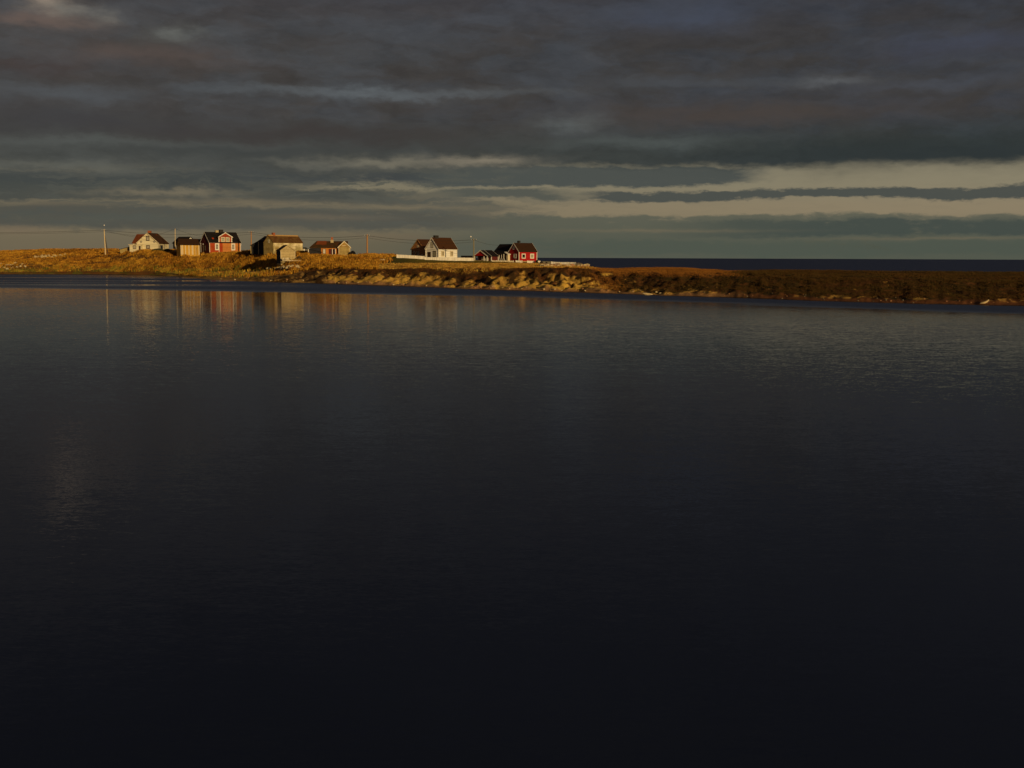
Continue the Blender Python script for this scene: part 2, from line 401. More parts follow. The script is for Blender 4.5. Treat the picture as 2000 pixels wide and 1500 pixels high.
# ------------------------------------------------------------------ terrain
# columns: photograph bearing -> shore row, then (row, distance) up the land; 'z' entries are absolute
COLS = [
 (-500, 536, [(520, 418), (505, 445), (494, 480)]),
 (0,   536, [(533, 396), (520, 415), (505, 440), (492, 480)]),
 (100, 536, [(533, 395), (518, 414), (503, 438), (488, 470)]),
 (200, 536.5, [(533, 396), (520, 412), (500, 435), (487, 465)]),
 (300, 538, [(533, 392), (517, 404), (500, 415), (490, 425), (489.3, 440)]),
 (360, 541, [(537, 372), (532, 384), (515, 396), (500, 406), (493, 412), (490.5, 440)]),
 (400, 546, [(541, 335), (532, 374), (516, 388), (500, 400), (493, 410), (491, 440)]),
 (470, 549, [(541, 325), (531, 366), (516, 376), (500, 385), (492, 395), (491, 430)]),
 (530, 551, [(541, 305), (529, 340), (515, 350), (503, 356), (494, 366), (492.5, 410)]),
 (565, 552.5, [(540, 300), (529, 318), (515, 328), (508.5, 334), (500, 350), (493, 362), (492.5, 400)]),
 (610, 553.5, [(540, 288), (527, 305), (512, 325), (500, 340), (495, 352), (494.5, 380)]),
 (650, 555, [(543, 281), (527, 292), (520, 308), (503, 335), (498, 350), (497.5, 378)]),
 (716, 557, [(545, 273), (527, 280), (521, 298), (507, 328), (501.5, 350), (499.5, 366)]),
 (760, 558.5, [(545, 268), (526.5, 275), (519, 298), (509, 322), (503, 340), (499.5, 366)]),
 (800, 560, [(545, 263), (525, 270), (516, 292), (509, 322), (504, 345), (501, 366)]),
 (860, 562, [(546, 256), (524.5, 264), (517, 285), (511, 322), (507, 345), (505.5, 370)]),
 (900, 564.5, [(548, 250), (524, 258), (518, 282), (512, 325), (508.5, 345), (507, 375)]),
 (1000, 567.5, [(549, 236), (524, 246), (518.5, 275), (515, 320), (511.5, 350), (510.5, 375)]),
 (1060, 569.5, [(550, 231), (524, 240), (519, 272), (516.5, 315), (514.5, 345)]),
 (1100, 570.5, [(551, 229), (524, 238), (520, 270), (518.3, 315), (516, 330)]),
 (1135, 571.5, [(552, 227), (525, 238), (521.5, 270), (517.5, 315)]),
 (1160, 572.5, [(553, 224), (528, 236), (524.5, 250), (521.5, 305)]),
 (1200, 574, [(560, 218), (534, 230), (526.5, 250), (526.5, 290)]),
 (1260, 576.5, [(563, 212), (537, 222), (524.5, 248)]),
 (1330, 578.5, [(565, 205), (537, 216), (523, 245)]),
 (1400, 581, [(567, 198), (538, 210), (526.5, 238)]),
 (1440, 582, [(568, 194), (539, 206), (529, 228)]),
 (1600, 588, [(574, 184), (549, 194), (530, 214)]),
 (1800, 594, [(580, 173), (550, 184), (531.5, 206)]),
 (2000, 598, [(584, 166), (550, 178), (532, 205)]),
 (2200, 602, [(587, 160), (550, 174), (532, 205)]),
 (2700, 608, [(590, 150), (550, 170), (532, 205)]),
]
DG = np.concatenate([np.linspace(-14, -0.5, 12), np.arange(0, 48, 0.33), np.arange(48, 200, 0.8), np.arange(200, 330, 5.0)])
cpx, csh, cz = [], [], []
for px, sy, pts in COLS:
    s = shoreY(px, sy); xs = [-14, 0.0]; zs = [-1.6, 0.0]
    for py, Y in pts:
        d = max(Y - s, xs[-1] + 1.6); xs.append(d); zs.append(at(px, py, s + d).z)
    last = xs[-1]; flat = 30 if px < 1050 else 8
    xs += [last + flat, last + flat + 60, 400]; zs += [zs[-1] - 0.15, -2.0, -3.0]
    cpx.append(px); csh.append(s); cz.append(np.interp(DG, xs, zs))
cpx = np.array(cpx, float); csh = np.array(csh); cz = np.array(cz)
PXG = np.arange(-420, 2420, 3.2)
SH = np.interp(PXG, cpx, csh)
ZG = np.array([np.interp(PXG, cpx, cz[:, j]) for j in range(len(DG))]).T      # [col,row]
def smooth(a, n, axis):
    k = np.hanning(n + 2)[1:-1]; k /= k.sum(); p = n // 2
    pad = [(0, 0), (0, 0)]; pad[axis] = (p, p)
    ap = np.pad(a, pad, mode='edge'); return np.apply_along_axis(lambda v: np.convolve(v, k, 'valid'), axis, ap)
SH = smooth(SH[:, None], 25, 0)[:, 0]
ZG = smooth(ZG, 11, 0)
UG = np.array([ray(p, 515).x / ray(p, 515).y for p in PXG])
shn = (fbm(PXG / 26.0, PXG * 0, 4, 5) - 0.5) * 4.5 * np.interp(PXG, [300, 420, 900, 2400], [1.0, 1.4, 0.8, 0.45])
SH = SH + shn
YG = SH[:, None] + DG[None, :]
XG = UG[:, None] * YG
Dm = np.broadcast_to(DG[None, :], YG.shape); PXm = np.broadcast_to(PXG[:, None], YG.shape)
# how far up the cut bank each point is
topd = np.interp(PXG, [300, 560, 610, 716, 900, 1000, 1150, 1250, 1440, 1600, 2400], [1, 14, 20, 13, 13, 15, 20, 26, 26, 26, 30])[:, None]
bankw = ss(Dm, 0.5, 3.0) * (1 - ss(Dm, topd - 2.0, topd + 1.5))
bankx = np.interp(PXG, [380, 450, 640, 760, 1080, 1200, 1300, 1440, 1700, 2400], [0.0, 0.35, 0.9, 1.0, 1.1, 0.7, 0.45, 0.30, 0.25, 0.25])[:, None]
g1 = fbm(XG / 6.5 + fbm(XG / 7, YG / 7, 3, 40) * 2.4, YG / 8.0 + fbm(XG / 6, YG / 6, 3, 44) * 1.5, 5, 3)
g2 = fbm(XG / 1.7, YG / 2.6, 4, 13)
ridge = 1 - np.abs(2 * g1 - 1)
ZG = ZG + bankw * bankx * ((ridge - 0.75) * 1.3 + (g2 - 0.5) * 2.0 + (fbm(XG / 0.8, YG / 1.4, 3, 17) - 0.5) * 0.7)
und = fbm(XG / 26, YG / 22, 4, 21) - 0.5; und2 = fbm(XG / 4.5, YG / 4.5, 4, 29) - 0.5
landw = ss(Dm, 2, 12)
ZG = ZG + landw * (und * 0.55 + und2 * np.interp(PXG, [0, 700, 1150, 1500], [0.7, 0.4, 0.25, 0.25])[:, None])
ZG = ZG + (fbm(XG / 0.9, YG / 0.9, 3, 33) - 0.5) * 0.16 * ss(Dm, -1, 2)
ZG = np.where((Dm > 0.8) & (Dm < 120), np.maximum(ZG, 0.10), ZG)
def ground(X, Y):
    """terrain height at X,Y"""
    X = np.asarray(X, float); Y = np.asarray(Y, float); u = X / Y
    ci = np.interp(u, UG, np.arange(len(UG))); i0 = np.clip(ci.astype(int), 0, len(UG) - 2); fu = ci - i0
    d = Y - (SH[i0] * (1 - fu) + SH[i0 + 1] * fu)
    ri = np.interp(d, DG, np.arange(len(DG))); j0 = np.clip(ri.astype(int), 0, len(DG) - 2); fd = ri - j0
    return (ZG[i0, j0] * (1 - fu) * (1 - fd) + ZG[i0 + 1, j0] * fu * (1 - fd) + ZG[i0, j0 + 1] * (1 - fu) * fd + ZG[i0 + 1, j0 + 1] * fu * fd)
Pgx, Pgy = proj(np.stack([XG, YG, ZG], -1))
# ---- what covers the ground, by place
nA = fbm(XG / 12, YG / 12, 4, 51); nB = fbm(XG / 3.0, YG / 3.0, 4, 61); nC = fbm(XG / 1.1, YG / 1.1, 3, 71)
# slope
gx = np.gradient(ZG, axis=0) / np.maximum(np.abs(np.gradient(XG, axis=0)), 1e-3)
gy = np.gradient(ZG, axis=1) / np.gradient(np.broadcast_to(DG, ZG.shape), axis=1)
slope = np.hypot(gx, gy)
def cmix(a, b, f): return a * (1 - f[..., None]) + np.asarray(b)[None, None] * f[..., None]
C = np.zeros(XG.shape + (3,)) + np.array((0.17, 0.075, 0.018))
C = cmix(C, (0.10, 0.045, 0.012), ss(nB, 0.5, 0.65))
C = cmix(C, (0.22, 0.12, 0.028), ss(nA, 0.5, 0.62) * 0.7)
# turf strip along the left shore
C = cmix(C, (0.13, 0.115, 0.02), ss(Pgy, 520, 527) * (1 - ss(PXm, 500, 600)) * ss(nB, 0.4, 0.55) * (Dm < 60))
# heath to the right of the houses
hw = ss(PXm + (nA - 0.5) * 120, 1130, 1190)
C = cmix(C, (0.22, 0.092, 0.018), hw)
C = cmix(C, (0.10, 0.052, 0.016), hw * ss(nB, 0.45, 0.6))
dk = np.maximum(ss(PXm + (nB - 0.5) * 90, 1400, 1470), ss(Pgy + (nB - 0.5) * 14, 537, 543) * ss(PXm, 1180, 1230))  # dark heath; the dimmer light on this side is mixed into its colour
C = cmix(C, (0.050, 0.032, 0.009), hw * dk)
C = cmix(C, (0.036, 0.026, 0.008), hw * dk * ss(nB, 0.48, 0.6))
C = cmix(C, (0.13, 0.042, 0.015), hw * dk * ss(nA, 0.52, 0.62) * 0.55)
# cut bank: turf lip, sand, slumped turf with shade painted into its darks
onb = ss(Dm, 0.4, 1.2) * (1 - ss(Dm, topd + 0.5, topd + 3.5))
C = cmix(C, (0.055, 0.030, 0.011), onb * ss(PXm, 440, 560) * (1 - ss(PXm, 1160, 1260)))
t = np.clip(Dm / topd, 0, 1.2)
bias = np.interp(PXG, [380, 440, 560, 640, 740, 780, 900, 1090, 1160, 1260, 1330, 1420], [0.35, 0.5, 0.36, 0.50, 0.55, 0.85, 0.74, 0.58, 0.26, 0.10, 0.02, -0.3])[:, None]
nF = fbm(XG / 0.75, YG / 1.6, 3, 77)
sandv = bias - 0.05 + (0.55 - t) * 1.25 + (g1 - 0.5) * 1.0 + (nB - 0.5) * 1.5 + (nC - 0.5) * 0.9 + (nF - 0.5) * 0.7
sand = ss(sandv, 0.44, 0.60) * onb * (1 - ss(t, 0.86, 1.0))
blow = np.exp(-(((PXm - 800) / 38.0) ** 2 + ((Pgy - 548) / 13.0) ** 2) * 1.3) + 0.7 * np.exp(-(((PXm - 915) / 20.0) ** 2 + ((Pgy - 553) / 9.0) ** 2)) + np.exp(-(((PXm - 1186) / 17.0) ** 2 + ((Pgy - 535.5) / 3.2) ** 2) * 1.2)
C = cmix(C, (0.13, 0.052, 0.016), onb * ss(nF, 0.5, 0.62) * (1 - sand))
sand = np.maximum(sand, ss(blow + (nB - 0.5) * 0.5, 0.40, 0.55) * (Dm < 60))
C = cmix(C, (0.60, 0.36, 0.065), np.clip(sand, 0, 1))
C = cmix(C, (0.50, 0.27, 0.06), np.clip(sand, 0, 1) * ss(nC, 0.45, 0.65) * 0.8)
# beach strip and wet rim
beach = (1 - ss(Dm, 1.6, 3.2)) * ss(Dm, 0.1, 0.6)
C = cmix(C, (0.36, 0.19, 0.075), beach * ss(PXm, 360, 460) * (1 - ss(PXm, 1380, 1520)))
C = cmix(C, (0.16, 0.062, 0.022), beach * ss(PXm, 1380, 1520))  # reddish gravel, its tone also lowered for the dimmer light here
flat = (PXm > 340) & (PXm < 640) & (Pgy > 528)
C = np.where(flat[..., None], cmix(cmix(C, (0.36, 0.21, 0.06), ss(nB * .5 + nF * .5 + (Pgy - 538) * 0.014, 0.44, 0.56)), (0.07, 0.035, 0.012), ss(nF * .6 + nA * .4, 0.52, 0.6)), C)
C = cmix(C, (0.42, 0.27, 0.11), ss(-np.abs(Pgy - (532.5 + (PXm - 330) * -0.004)) + nC * 1.0, -1.3, -0.3) * ss(PXm, 325, 350) * (1 - ss(PXm, 560, 610)) * (Dm < 80))
C = cmix(C, (0.05, 0.026, 0.012), (1 - ss(Dm, 0.2, 0.7)) * ss(Dm, -2, 0))
C = C * (0.75 + 0.5 * nF)[..., None]
# pasture below the white fence
green = ss(PXm, 722, 740) * (1 - ss(PXm, 1040, 1110)) * ss(Pgy, 498, 502) * (1 - ss(Pgy + (nB - 0.5) * 3, 512, 516)) * (Dm > 30)
C = cmix(C, (0.22, 0.165, 0.018), green)
C = cmix(C, (0.085, 0.080, 0.014), green * ss(PXm, 735, 760) * (1 - ss(PXm, 780, 830)) * 0.8)

def grid_mesh(name, V, nx, ny, mat, colors=None):
    me = bpy.data.meshes.new(name)
    i, j = np.meshgrid(np.arange(nx - 1), np.arange(ny - 1), indexing='ij')
    a = i * ny + j; f = np.stack([a, a + ny, a + ny + 1, a + 1], -1).reshape(-1, 4)
    me.vertices.add(len(V)); me.vertices.foreach_set('co', V.astype(np.float32).ravel())
    me.loops.add(f.size); me.loops.foreach_set('vertex_index', f.ravel().astype(np.int32))
    me.polygons.add(len(f)); me.polygons.foreach_set('loop_start', np.arange(0, f.size, 4, dtype=np.int32))
    me.update(calc_edges=True); me.polygons.foreach_set('use_smooth', np.ones(len(f), bool))
    if colors is not None:
        at_ = me.color_attributes.new('cover', 'FLOAT_COLOR', 'POINT')
        at_.data.foreach_set('color', np.concatenate([colors, np.ones((len(colors), 1))], 1).astype(np.float32).ravel())
    me.materials.append(mat); o = bpy.data.objects.new(name, me); COL.objects.link(o); return o

gm, p = new_mat('ground_cover')
an = E.nt.nodes.new('ShaderNodeAttribute'); an.attribute_name = 'cover'
tcn = E.nt.nodes.new('ShaderNodeTexCoord')
k = noise(tcn.outputs['Object'], 2.2, 6, 0.7) * 1.3 + 0.35
setc(p, 'Base Color', mixc(1.0, an.outputs['Color'], comb(k, k, k), 'MULTIPLY')); setc(p, 'Roughness', 0.95); setc(p, 'Specular IOR Level', 0.1)
b = E.nt.nodes.new('ShaderNodeBump'); b.inputs['Strength'].default_value = 0.9; b.inputs['Distance'].default_value = 0.25
E.nt.links.new(noise(tcn.outputs['Object'], 1.6, 6, 0.7).v, b.inputs['Height']); E.nt.links.new(b.outputs[0], p.inputs['Normal'])
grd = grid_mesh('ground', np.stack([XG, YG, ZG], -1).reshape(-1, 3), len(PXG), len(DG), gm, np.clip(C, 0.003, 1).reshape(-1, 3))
tag(grd, 'grassy headland with a slumped sand bank along the lagoon shore', None, None, 'structure')

# ------------------------------------------------------------------ water
def water_mat(name, body, ruffle=None):
    m, p = new_mat(name)
    g = E.nt.nodes.new('ShaderNodeNewGeometry'); pos = g.outputs['Position']; x, y, z = sep(pos)
    if ruffle == 'lagoon':
        big = noise(comb(x * 0.02, y * 0.012, 2.0), 1.0, 4, 0.55)
        streak = noise(comb(x * 0.010 + y * 0.004, y * 0.055, 4.0), 1.0, 4, 0.6)
        xp = E.m('MAXIMUM', x, 0.0); xn = E.m('MINIMUM', x, 0.0)
        line = y + xp * 0.90 + xn * 0.36 - 200.0 + (streak - 0.5) * 26.0
        rf = sstep(line, -9.0, 9.0)
        # slicks lying inside the ruffled strip on the left
        slick = sstep(noise(comb(x * 0.006, y * 0.045, 9.0), 1.0, 3, 0.5), 0.50, 0.60) * sstep(x * -1.0, 30.0, 90.0)
        rf = rf * (1.0 - slick * 0.8)
        calm = 0.015 + sstep(x, -60.0, 60.0) * 0.008 + sstep(big, 0.42, 0.62) * 0.009
        near = (1.0 - sstep(y, 15.0, 110.0)) * 0.002
        amp = calm + near + rf * 0.05; tilt = rf * 0.14 + 0.002 + sstep(big, 0.42, 0.66) * 0.006 + sstep(x, -50.0, 60.0) * 0.008
    else:
        amp = E.m('ADD', 0.14, 0.0); tilt = 0.24
    def slopes(sx, sy, det, off, rg=0.55):
        cr, cg_, cb = sep(noise(comb(x * sx + off, y * sy + off * 1.7, off), 1.0, det, rg, col=True))
        return cr - 0.5, cg_ - 0.5
    a1, b1 = slopes(0.45, 1.5, 3, 0.0); a2, b2 = slopes(1.9, 6.0, 3, 11.0, 0.6); a3, b3 = slopes(7.0, 20.0, 2, 23.0)
    sx_ = (a1 * 1.0 + a2 * 1.3 + a3 * 1.3) * amp * 1.3
    sy_ = (b1 * 0.75 + b2 * 1.9 + b3 * 2.5) * amp * 2.0 - tilt
    nv = E.nt.nodes.new('ShaderNodeVectorMath'); nv.operation = 'NORMALIZE'
    E.nt.links.new(comb(sx_, sy_, 1.0), nv.inputs[0])
    E.nt.links.new(nv.outputs[0], p.inputs['Normal'])
    setc(p, 'Base Color', body); setc(p, 'Roughness', 0.03 if ruffle else 0.25); setc(p, 'IOR', 1.14)
    return m
M['lagoon'] = water_mat('lagoon_water', (0.017, 0.023, 0.043), 'lagoon')
M['sea'] = water_mat('sea_water', (0.020, 0.027, 0.058))
BIG = 90000.0
bl = [(-BIG, 620), (-400, 540), (-150, 455), (0, 330), (30, 265), (60, 222), (110, 195), (400, 195), (BIG, 195)]
def sheet(name, lo, hi, mat):
    v = []; f = []
    for (x0, y0), (x1, y1) in zip(lo, hi): v += [(x0, y0, 0), (x1, y1, 0)]
    for i in range(len(lo) - 1): f.append((2 * i, 2 * i + 2, 2 * i + 3, 2 * i + 1))
    me = bpy.data.meshes.new(name); me.from_pydata(v, [], f); me.materials.append(mat)
    o = bpy.data.objects.new(name, me); COL.objects.link(o); return o
tag(sheet('lagoon_water', [(x, -3000) for x, y in bl], bl, M['lagoon']), 'dark calm lagoon water in the foreground', None, None, 'structure')
tag(sheet('sea_water', bl, [(x, BIG) for x, y in bl], M['sea']), 'dark navy open sea at the horizon', None, None, 'structure')

# ------------------------------------------------------------------ grass and scrub as real blades
def scatter(name, n, fn, mat, label, cat='grass'):
    """fn(px,py,d,X,Y,Z)->(probability, height, colour[3]); tufts of two crossed tapered leaves"""
    u = rng.random(n * 3); w = rng.random(n * 3)
    px = -120 + 2240 * u
    dmax = np.interp(px, [0, 1050, 1200, 2000], [110, 100, 55, 55])
    d = dmax * w
    i = np.interp(px, PXG, np.arange(len(PXG))); sh = np.interp(px, PXG, SH)
    Y = sh + d; X = np.interp(px, PXG, UG) * Y; Z = ground(X, Y)
    ppx, ppy = proj(np.stack([X, Y, Z], -1))
    pr, h, c = fn(ppx, ppy, d, X, Y, Z)
    keep = rng.random(len(pr)) < pr
    X, Y, Z, h, c = X[keep][:n], Y[keep][:n], Z[keep][:n], h[keep][:n], c[keep][:n]
    m = len(X); V = np.zeros((m, 2, 4, 3)); yaw = rng.random(m) * math.pi
    wd = (0.04 + 0.07 * rng.random(m)) * (0.6 + h * 0.5)
    lean = rng.normal(0, 0.18, (m, 2)) * h[:, None]
    for q in range(2):
        a = yaw + q * 1.4 + rng.normal(0, 0.2, m); ca, sa = np.cos(a) * wd, np.sin(a) * wd
        hh = h * (1 if q == 0 else 0.8)
        lx = lean[:, 0] * (1 - 1.6 * q); ly = lean[:, 1] * (1 - 1.6 * q)
        V[:, q, 0] = np.stack([X - ca, Y - sa, Z - 0.08], -1); V[:, q, 1] = np.stack([X + ca, Y + sa, Z - 0.08], -1)
        V[:, q, 2] = np.stack([X + ca * 0.35 + lx, Y + sa * 0.35 + ly, Z + hh * 0.92], -1)
        V[:, q, 3] = np.stack([X - ca * 0.35 + lx, Y - sa * 0.35 + ly, Z + hh], -1)
    V = V.reshape(-1, 3); f = np.arange(len(V), dtype=np.int32)
    me = bpy.data.meshes.new(name); me.vertices.add(len(V)); me.vertices.foreach_set('co', V.astype(np.float32).ravel())
    me.loops.add(len(f)); me.loops.foreach_set('vertex_index', f)
    me.polygons.add(len(f) // 4); me.polygons.foreach_set('loop_start', np.arange(0, len(f), 4, dtype=np.int32))
    me.update(calc_edges=True)
    cc = np.repeat(c, 8, 0); a_ = me.color_attributes.new('cover', 'FLOAT_COLOR', 'POINT')
    a_.data.foreach_set('color', np.concatenate([cc, np.ones((len(cc), 1))], 1).astype(np.float32).ravel())
    me.materials.append(mat); o = bpy.data.objects.new(name, me); COL.objects.link(o)
    print(name, m); return tag(o, label, cat, None, 'stuff')
bm_, p = new_mat('grass_blades')
an = E.nt.nodes.new('ShaderNodeAttribute'); an.attribute_name = 'cover'
setc(p, 'Base Color', an.outputs['Color']); setc(p, 'Roughness', 0.85); setc(p, 'Specular IOR Level', 0.15)
def pal(r, cols, w):
    w = np.cumsum(np.array(w, float) / sum(w)); idx = np.searchsorted(w, r); return np.array(cols)[np.clip(idx, 0, len(cols) - 1)]
def tallfn(px, py, d, X, Y, Z):
    na = fbm(X / 11, Y / 9, 3, 81); nb = fbm(X / 3.2, Y / 3.0, 3, 91); nd = fbm(X / 14, Y / 6, 4, 95)
    left = 1 - ss(px, 700, 770)
    field = ss(px, 700, 790) * (1 - ss(px, 1120, 1170)) * ss(py, 514.0 + (nb - .5) * 4, 516.5 + (nb - .5) * 4)
    behind = ss(px, 700, 730) * (1 - ss(px, 775, 800)) * (py < 501)
    td = np.interp(px, [300, 560, 610, 716, 900, 1000, 1150], [2, 17, 23, 16, 15, 17, 22])
    pr = np.maximum(np.maximum(left, field), behind) * ss(d, td, td + 2.5)
    pr = pr * (0.35 + 0.65 * ss(nb, 0.35, 0.55))
    hol = ss(fbm(X / 7, Y / 4.5, 3, 99), 0.52, 0.62); pr = pr * (1 - 0.75 * hol * left)
    # trodden hollows and stony patches, thinner grass
    pr = pr * (1 - 0.85 * (np.exp(-(((px - 270) / 110) ** 2 + ((py - 502.5) / 3.6) ** 2))))
    pr = pr * (1 - 0.8 * (np.exp(-(((px - 110) / 55) ** 2 + ((py - 502.5) / 4.0) ** 2))))
    pr = pr * (1 - 0.8 * (np.exp(-(((px - 25) / 40) ** 2 + ((py - 522) / 5.0) ** 2))))
    pr = pr * (1 - 0.9 * (ss(px, 380, 400) * (1 - ss(px, 600, 640)) * ss(py, 526, 528)))
    h = 0.18 + 0.52 * ss(nb, 0.35, 0.7) * (0.5 + na) + 0.3 * rng.random(len(px))
    bush = np.exp(-(((px - 495) / 30) ** 2 + ((py - 506) / 9) ** 2)) + np.exp(-(((px - 690) / 45) ** 2 + ((py - 510) / 8) ** 2)) + 0.6 * np.exp(-(((px - 340) / 60) ** 2 + ((py - 515) / 8) ** 2))
    h = h * (1 + 0.5 * bush)
    pr = pr * (1 - 0.8 * ss(px, 1050, 1075))
    h = h * np.where(field > left, 0.42, 1.0) * np.where(px < 250, 0.75, 1.0)
    # keep it off the buildings
    for bx0, bx1, by0, by1 in ((232, 334, 470, 490), (346, 394, 470, 496), (396, 472, 470, 494), (488, 590, 470, 494), (540, 580, 470, 511), (604, 700, 470, 501)):
        h = np.where((px > bx0) & (px < bx1) & (py > by0) & (py < by1), h * 0.3, h)
    r = rng.random(len(px)) * 0.55 + nd * 0.45
    c = pal(r, [(0.07, 0.028, 0.008), (0.20, 0.065, 0.010), (0.36, 0.158, 0.016), (0.52, 0.27, 0.028), (0.66, 0.38, 0.05), (0.60, 0.42, 0.10)], [1.3, 1.7, 2.2, 2.2, 1.4, 0.4])
    low = ss(py + (nb - 0.5) * 10, 519, 527) * (1 - ss(px, 470, 560))
    g = pal(rng.random(len(px)), [(0.12, 0.12, 0.02), (0.28, 0.24, 0.03), (0.34, 0.20, 0.03)], [1, 1.4, 1.0])
    c = np.where((rng.random(len(px)) < low * (0.25 + 0.6 * ss(nd, 0.4, 0.6)))[:, None], g, c)
    fg = pal(rng.random(len(px)), [(0.28, 0.10, 0.02), (0.45, 0.24, 0.04), (0.48, 0.34, 0.07)], [1, 1.5, 1.0])
    c = np.where((field > left)[:, None], fg, c)
    br = (0.70 + 0.6 * ss(fbm(X / 1.0, Y / 2.2, 2, 103), 0.25, 0.75)) * (0.75 + 0.5 * rng.random(len(px)))
    return pr, h, np.clip(c * br[:, None] * np.where(px < 700, 0.92, 0.95)[:, None], 0, 0.8)
scatter('tall_grass', 330000, tallfn, bm_, 'tall dry golden and rust grass covering the slope below the houses')
def heathfn(px, py, d, X, Y, Z):
    nb = fbm(X / 2.6, Y / 2.2, 3, 191); na = fbm(X / 9, Y / 7, 3, 197)
    pr = ss(px, 1120, 1200) * ss(d, 3.0, 4.5) * (0.5 + 0.5 * ss(nb, 0.4, 0.6))
    pr = pr * (1 - np.exp(-(((px - 1186) / 20.0) ** 2 + ((py - 535.5) / 3.5) ** 2)))
    bank = ss(px, 560, 620) * (1 - ss(px, 1140, 1200)) * (d > 3.0)
    td = np.interp(px, [560, 610, 716, 900, 1000, 1150], [14, 20, 13, 13, 15, 20])
    lip = bank * ss(d, td * 0.55, td * 0.85) * (1 - ss(d, td + 3, td + 7)) * ss(nb, 0.42, 0.6)
    pr = np.maximum(pr, lip)
    h = 0.06 + 0.13 * ss(nb, 0.4, 0.7) * rng.random(len(px)) + 0.06 * rng.random(len(px))
    dark = np.maximum(ss(px + (na - .5) * 90, 1400, 1470), ss(py + (nb - 0.5) * 10, 537, 543) * ss(px, 1180, 1240))  # same darkening as the ground: dark scrub plus painted-in dimness
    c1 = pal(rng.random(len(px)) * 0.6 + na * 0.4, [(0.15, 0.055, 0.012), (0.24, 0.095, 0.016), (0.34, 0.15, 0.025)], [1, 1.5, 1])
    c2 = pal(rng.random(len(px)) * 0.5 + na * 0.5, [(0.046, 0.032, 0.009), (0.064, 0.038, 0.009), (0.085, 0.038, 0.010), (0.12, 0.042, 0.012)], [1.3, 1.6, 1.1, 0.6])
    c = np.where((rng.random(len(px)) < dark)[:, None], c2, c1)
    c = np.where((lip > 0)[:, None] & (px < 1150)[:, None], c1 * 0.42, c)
    return pr, h, c
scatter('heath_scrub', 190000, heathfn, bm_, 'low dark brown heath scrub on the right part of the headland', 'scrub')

# ------------------------------------------------------------------ house kit
def xform(axis, ox, oy):
    """local kit frame -> house frame; the kit always has its ridge along x"""
    if axis == 'x': return lambda v: (v[0] + ox, v[1] + oy, v[2])
    return lambda v: (-v[1] + ox, v[0] + oy, v[2])
def gable(root, L, W, eave, ridge, wall, roof, axis='x', o=(0, 0), over=0.35, trim=None, z0=-1.2, gover=0.3, hipleft=0.0, rlabel=None, wlabel=None, corners=True, th=0.14):
    """a gabled block centred on o: length L along the ridge, width W; returns (wall, roof)"""
    xf = xform(axis, *o); a, w = L / 2, W / 2; sl = (ridge - eave) / w
    b = MB()
    if hipleft:
        b.v = [(-a, -w, z0), (a, -w, z0), (a, w, z0), (-a, w, z0), (-a, -w, eave), (a, -w, eave), (a, w, eave), (-a, w, eave), (a, 0, ridge - .05), (-a + hipleft, 0, ridge - .05)]
        b.f = [(0, 1, 5, 4), (1, 2, 6, 8, 5), (2, 3, 7, 6), (3, 0, 4, 7), (4, 5, 8, 9), (6, 7, 9, 8), (7, 4, 9), (0, 3, 2, 1)]
    else:
        b.prism([(-w, z0), (w, z0), (w, eave - .05), (0, ridge - .05), (-w, eave - .05)], -a, a, 'x')
    wo_ = b.build('wall', wall, root, wlabel, xf=xf)
    r = MB(); A_ = a + gover; t = th
    if hipleft:
        ov = over; A2 = a + over
        top = [(-A2, -w - ov, eave - sl * ov), (A_, -w - ov, eave - sl * ov), (A_, w + ov, eave - sl * ov), (-A2, w + ov, eave - sl * ov), (-a + hipleft, 0, ridge), (A_, 0, ridge)]
        n = len(top); r.v = [(x, y, z + t * .5) for x, y, z in top] + [(x, y, z - t * .5) for x, y, z in top]
        r.f = [(0, 1, 5, 4), (2, 3, 4, 5), (3, 0, 4), (6, 10, 11, 7), (8, 11, 10, 9), (9, 10, 6), (0, 6, 7, 1), (2, 8, 9, 3), (3, 9, 6, 0), (1, 7, 11, 5), (5, 11, 8, 2)]
    else:
        ov = over; ez = eave - sl * ov
        r.prism([(-w - ov, ez), (0, ridge), (w + ov, ez), (w + ov, ez + t), (0, ridge + t * 1.3), (-w - ov, ez + t)], -A_, A_, 'x')
    ro = r.build('roof', roof, root, rlabel, xf=xf)
    if trim:
        for sx in ((-1, 1) if not hipleft else (1,)):
            tb = MB()
            x0 = sx * (A_ + 0.005); x1 = sx * (A_ + 0.055)
            y1 = w + over; z1 = eave - sl * over
            tb.prism([(-y1, z1 - .17), (0, ridge - .17), (y1, z1 - .17), (y1, z1 + .17), (0, ridge + .21), (-y1, z1 + .17)], x0, x1, 'x')
            tb.prism([(-.001, ridge - .17), (.001, ridge - .17), (.001, ridge + .2), (-.001, ridge + .2)], x0, x1, 'x') if False else None
            tb.build('bargeboard', trim, root, xf=xf)
        if corners:
            for sx in (-1, 1):
                for sy in (-1, 1): MB().box(sx * a - .1 + sx * .04, sx * a + .1 + sx * .04, sy * w - .1 + sy * .04, sy * w + .1 + sy * .04, 0, eave - .22).build('corner_board', trim, root, xf=xf)
    return wo_, ro
